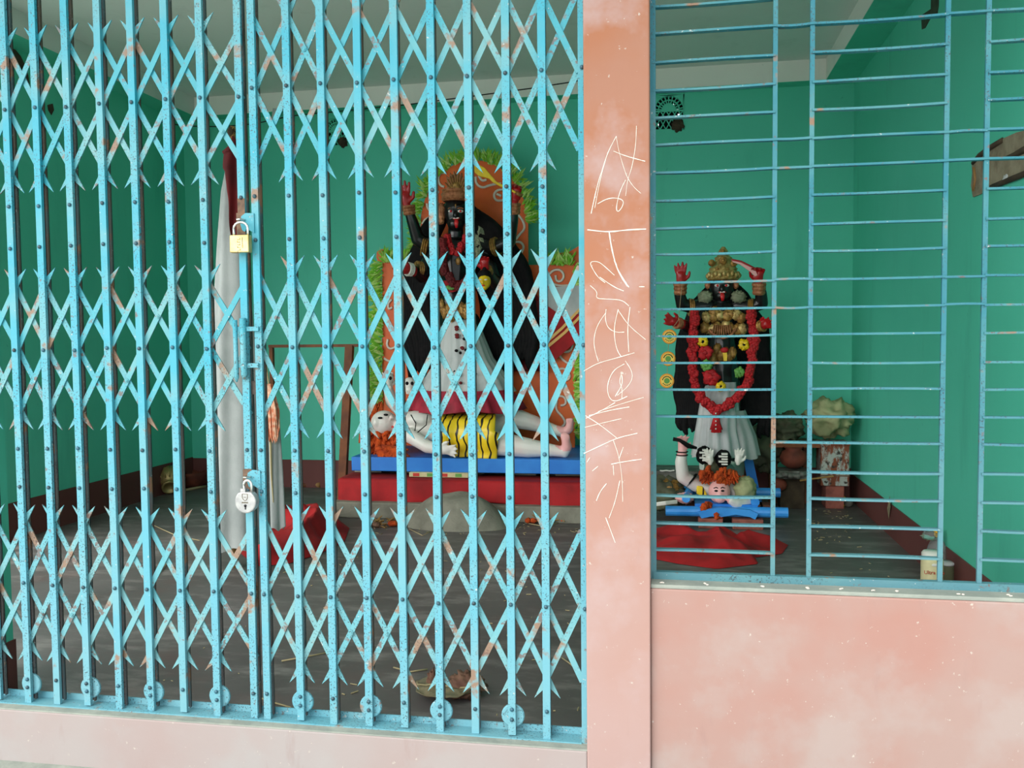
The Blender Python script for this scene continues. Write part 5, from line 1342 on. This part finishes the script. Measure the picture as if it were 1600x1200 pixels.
mb = MB(); mb.lathe((a3.x, JY+.26, FZ), [(rr3*.8, 0), (rr3, .02)] + [(rr3*(1 if k % 2 else .93), .03+(H3*.62-.03)*k/10) for k in range(11)] + [(rr3*.9, H3*.72), (rr3*.5, H3*.88), (rr3*.3, H3*.93)], 22); obj('body', mb, 'clear_plastic', t, smooth=True)
mb = MB(); mb.lathe((a3.x, JY+.26, FZ+H3*.93), [(rr3*.36, 0), (rr3*.38, .006), (rr3*.38, .03), (rr3*.3, .034)], 16); obj('cap', mb, 'cap_yellow', t)
crumple('plastic_film', (a3.x-.04, JY+.24, FZ+H3*.95), (.04, .03, .022), 'clear_plastic', t, .5, 4, 2, 18, 12)
# ------------------------------------------------------------------ wall details
p = onx(1391, 795, XR-.01); mb = MB()
mb.add([p+V(-.004, 0, .09), p+V(-.006, .03, .03), p+V(-.006, .01, -.07), p+V(-.006, -.035, .02), p+V(-.02, 0, .0)], [(0, 1, 4), (1, 2, 4), (2, 3, 4), (3, 0, 4)])
tag(obj('stuck_leaf', mb, 'dry_leaf'), 'dry grey leaf stuck on the red-brown dado of the right wall', 'leaf')
# rough broken patch of bare cement on the right wall
t = thing('broken_plaster', 'rough patch of bare brown cement broken out of the right wall', 'patch', (XR, 1.7, 1.9))
pt = [(1520, 253), (1530, 240), (1545, 231), (1560, 222), (1570, 216), (1590, 207), (1606, 203), (1620, 205), (1640, 200), (1640, 262), (1600, 276), (1575, 286), (1555, 293), (1543, 297), (1535, 303), (1522, 308), (1519, 290), (1521, 270)]
q = [onx(x, y, XR) for x, y in pt]
mb = MB(); mb.prism([v+V(-.006, 0, 0) for v in q], (.02, 0, 0)); obj('bare_cement', mb, 'old_cement', t)
def ridge(pp, r, mat, nm):
    mb = MB(); mb.tube([onx(x, y, XR-.008) for x, y in pp], [r*rnd.uniform(.5, 1.2) for _ in pp], 6); obj(nm, mb, mat, t, smooth=True)
ridge([(1520, 255), (1532, 242), (1548, 230), (1566, 219)], .012, 'dirt_brown', 'broken_edge')
ridge([(1572, 247), (1585, 242), (1600, 234), (1625, 226)], .014, 'dirt_brown', 'crack'); ridge([(1550, 292), (1572, 283), (1600, 272), (1630, 262)], .012, 'dirt_brown', 'crack'); ridge([(1522, 262), (1524, 280), (1521, 298)], .01, 'bamboo', 'broken_edge')
crumple('plaster_crumb', onx(1572, 279, XR-.004), (.008, .03, .02), 'white_cloth', t, .5, 4, 2, 12, 8)
mb = MB(); mb.prism([onx(x, y, XR)+V(-.005, 0, 0) for x, y in ((1545, 236), (1570, 222), (1571, 250), (1546, 262))], (.004, 0, 0)); obj('cement_face', mb, 'dirt_brown', t)
# soot streak high on the right wall, hole on the left wall
def blotch(name, label, pts, x, mat, sgn):
    mb = MB(); mb.prism([onx(a, b, x)+V(-sgn*.003, 0, 0) for a, b in pts], (sgn*.003, 0, 0)); tag(obj(name, mb, mat), label, 'stain')
blotch('soot_streak', 'dark sooty streak high on the right wall', [(1456, -30), (1468, -30), (1467, 10), (1465, 22), (1456, 26), (1446, 44), (1441, 46), (1440, 24), (1455, 14)], XR, 'soot', 1)
blotch('wall_hole', 'dark broken hole with crumbled edge high on the left wall', [(16, 74), (24, 78), (32, 88), (38, 100), (44, 118), (46, 132), (38, 130), (30, 122), (22, 104)], XL, 'dirt_brown', -1)
blotch('wall_hole', 'small dark hole in the left wall under the cable', [(74, 164), (82, 162), (84, 172), (80, 180), (75, 172)], XL, 'dirt_brown', -1)
# cable
cb = [(20, 120, 3.0), (80, 156, 3.4), (140, 168, 3.9), (210, 184, 4.4), (290, 197, 4.55), (345, 198, 4.6), (400, 193, 4.6), (455, 181, 4.6), (530, 174, 4.6), (640, 163, 4.6), (740, 150, 4.6), (830, 138, 4.6), (900, 127, 4.6), (1000, 100, 4.6), (1070, 89, 4.6), (1140, 82, 4.6), (1214, 74, 4.6), (1290, 60, 4.6), (1345, 43, 4.55), (1375, 36, 4.4)]
cbl = thing('electric_cable', 'thin black cable slung across the room below the ceiling', 'cable', at(640, 163, 4.6))
mb = MB(); mb.tube([at(*c_) for c_ in cb], .005, 6); obj('wire', mb, 'wire_black', cbl)
mb = MB(); mb.tube([at(428, 188, 4.58), at(430, 170, 4.58)], .022, 8); obj('wire_joint', mb, 'white_cloth', cbl)
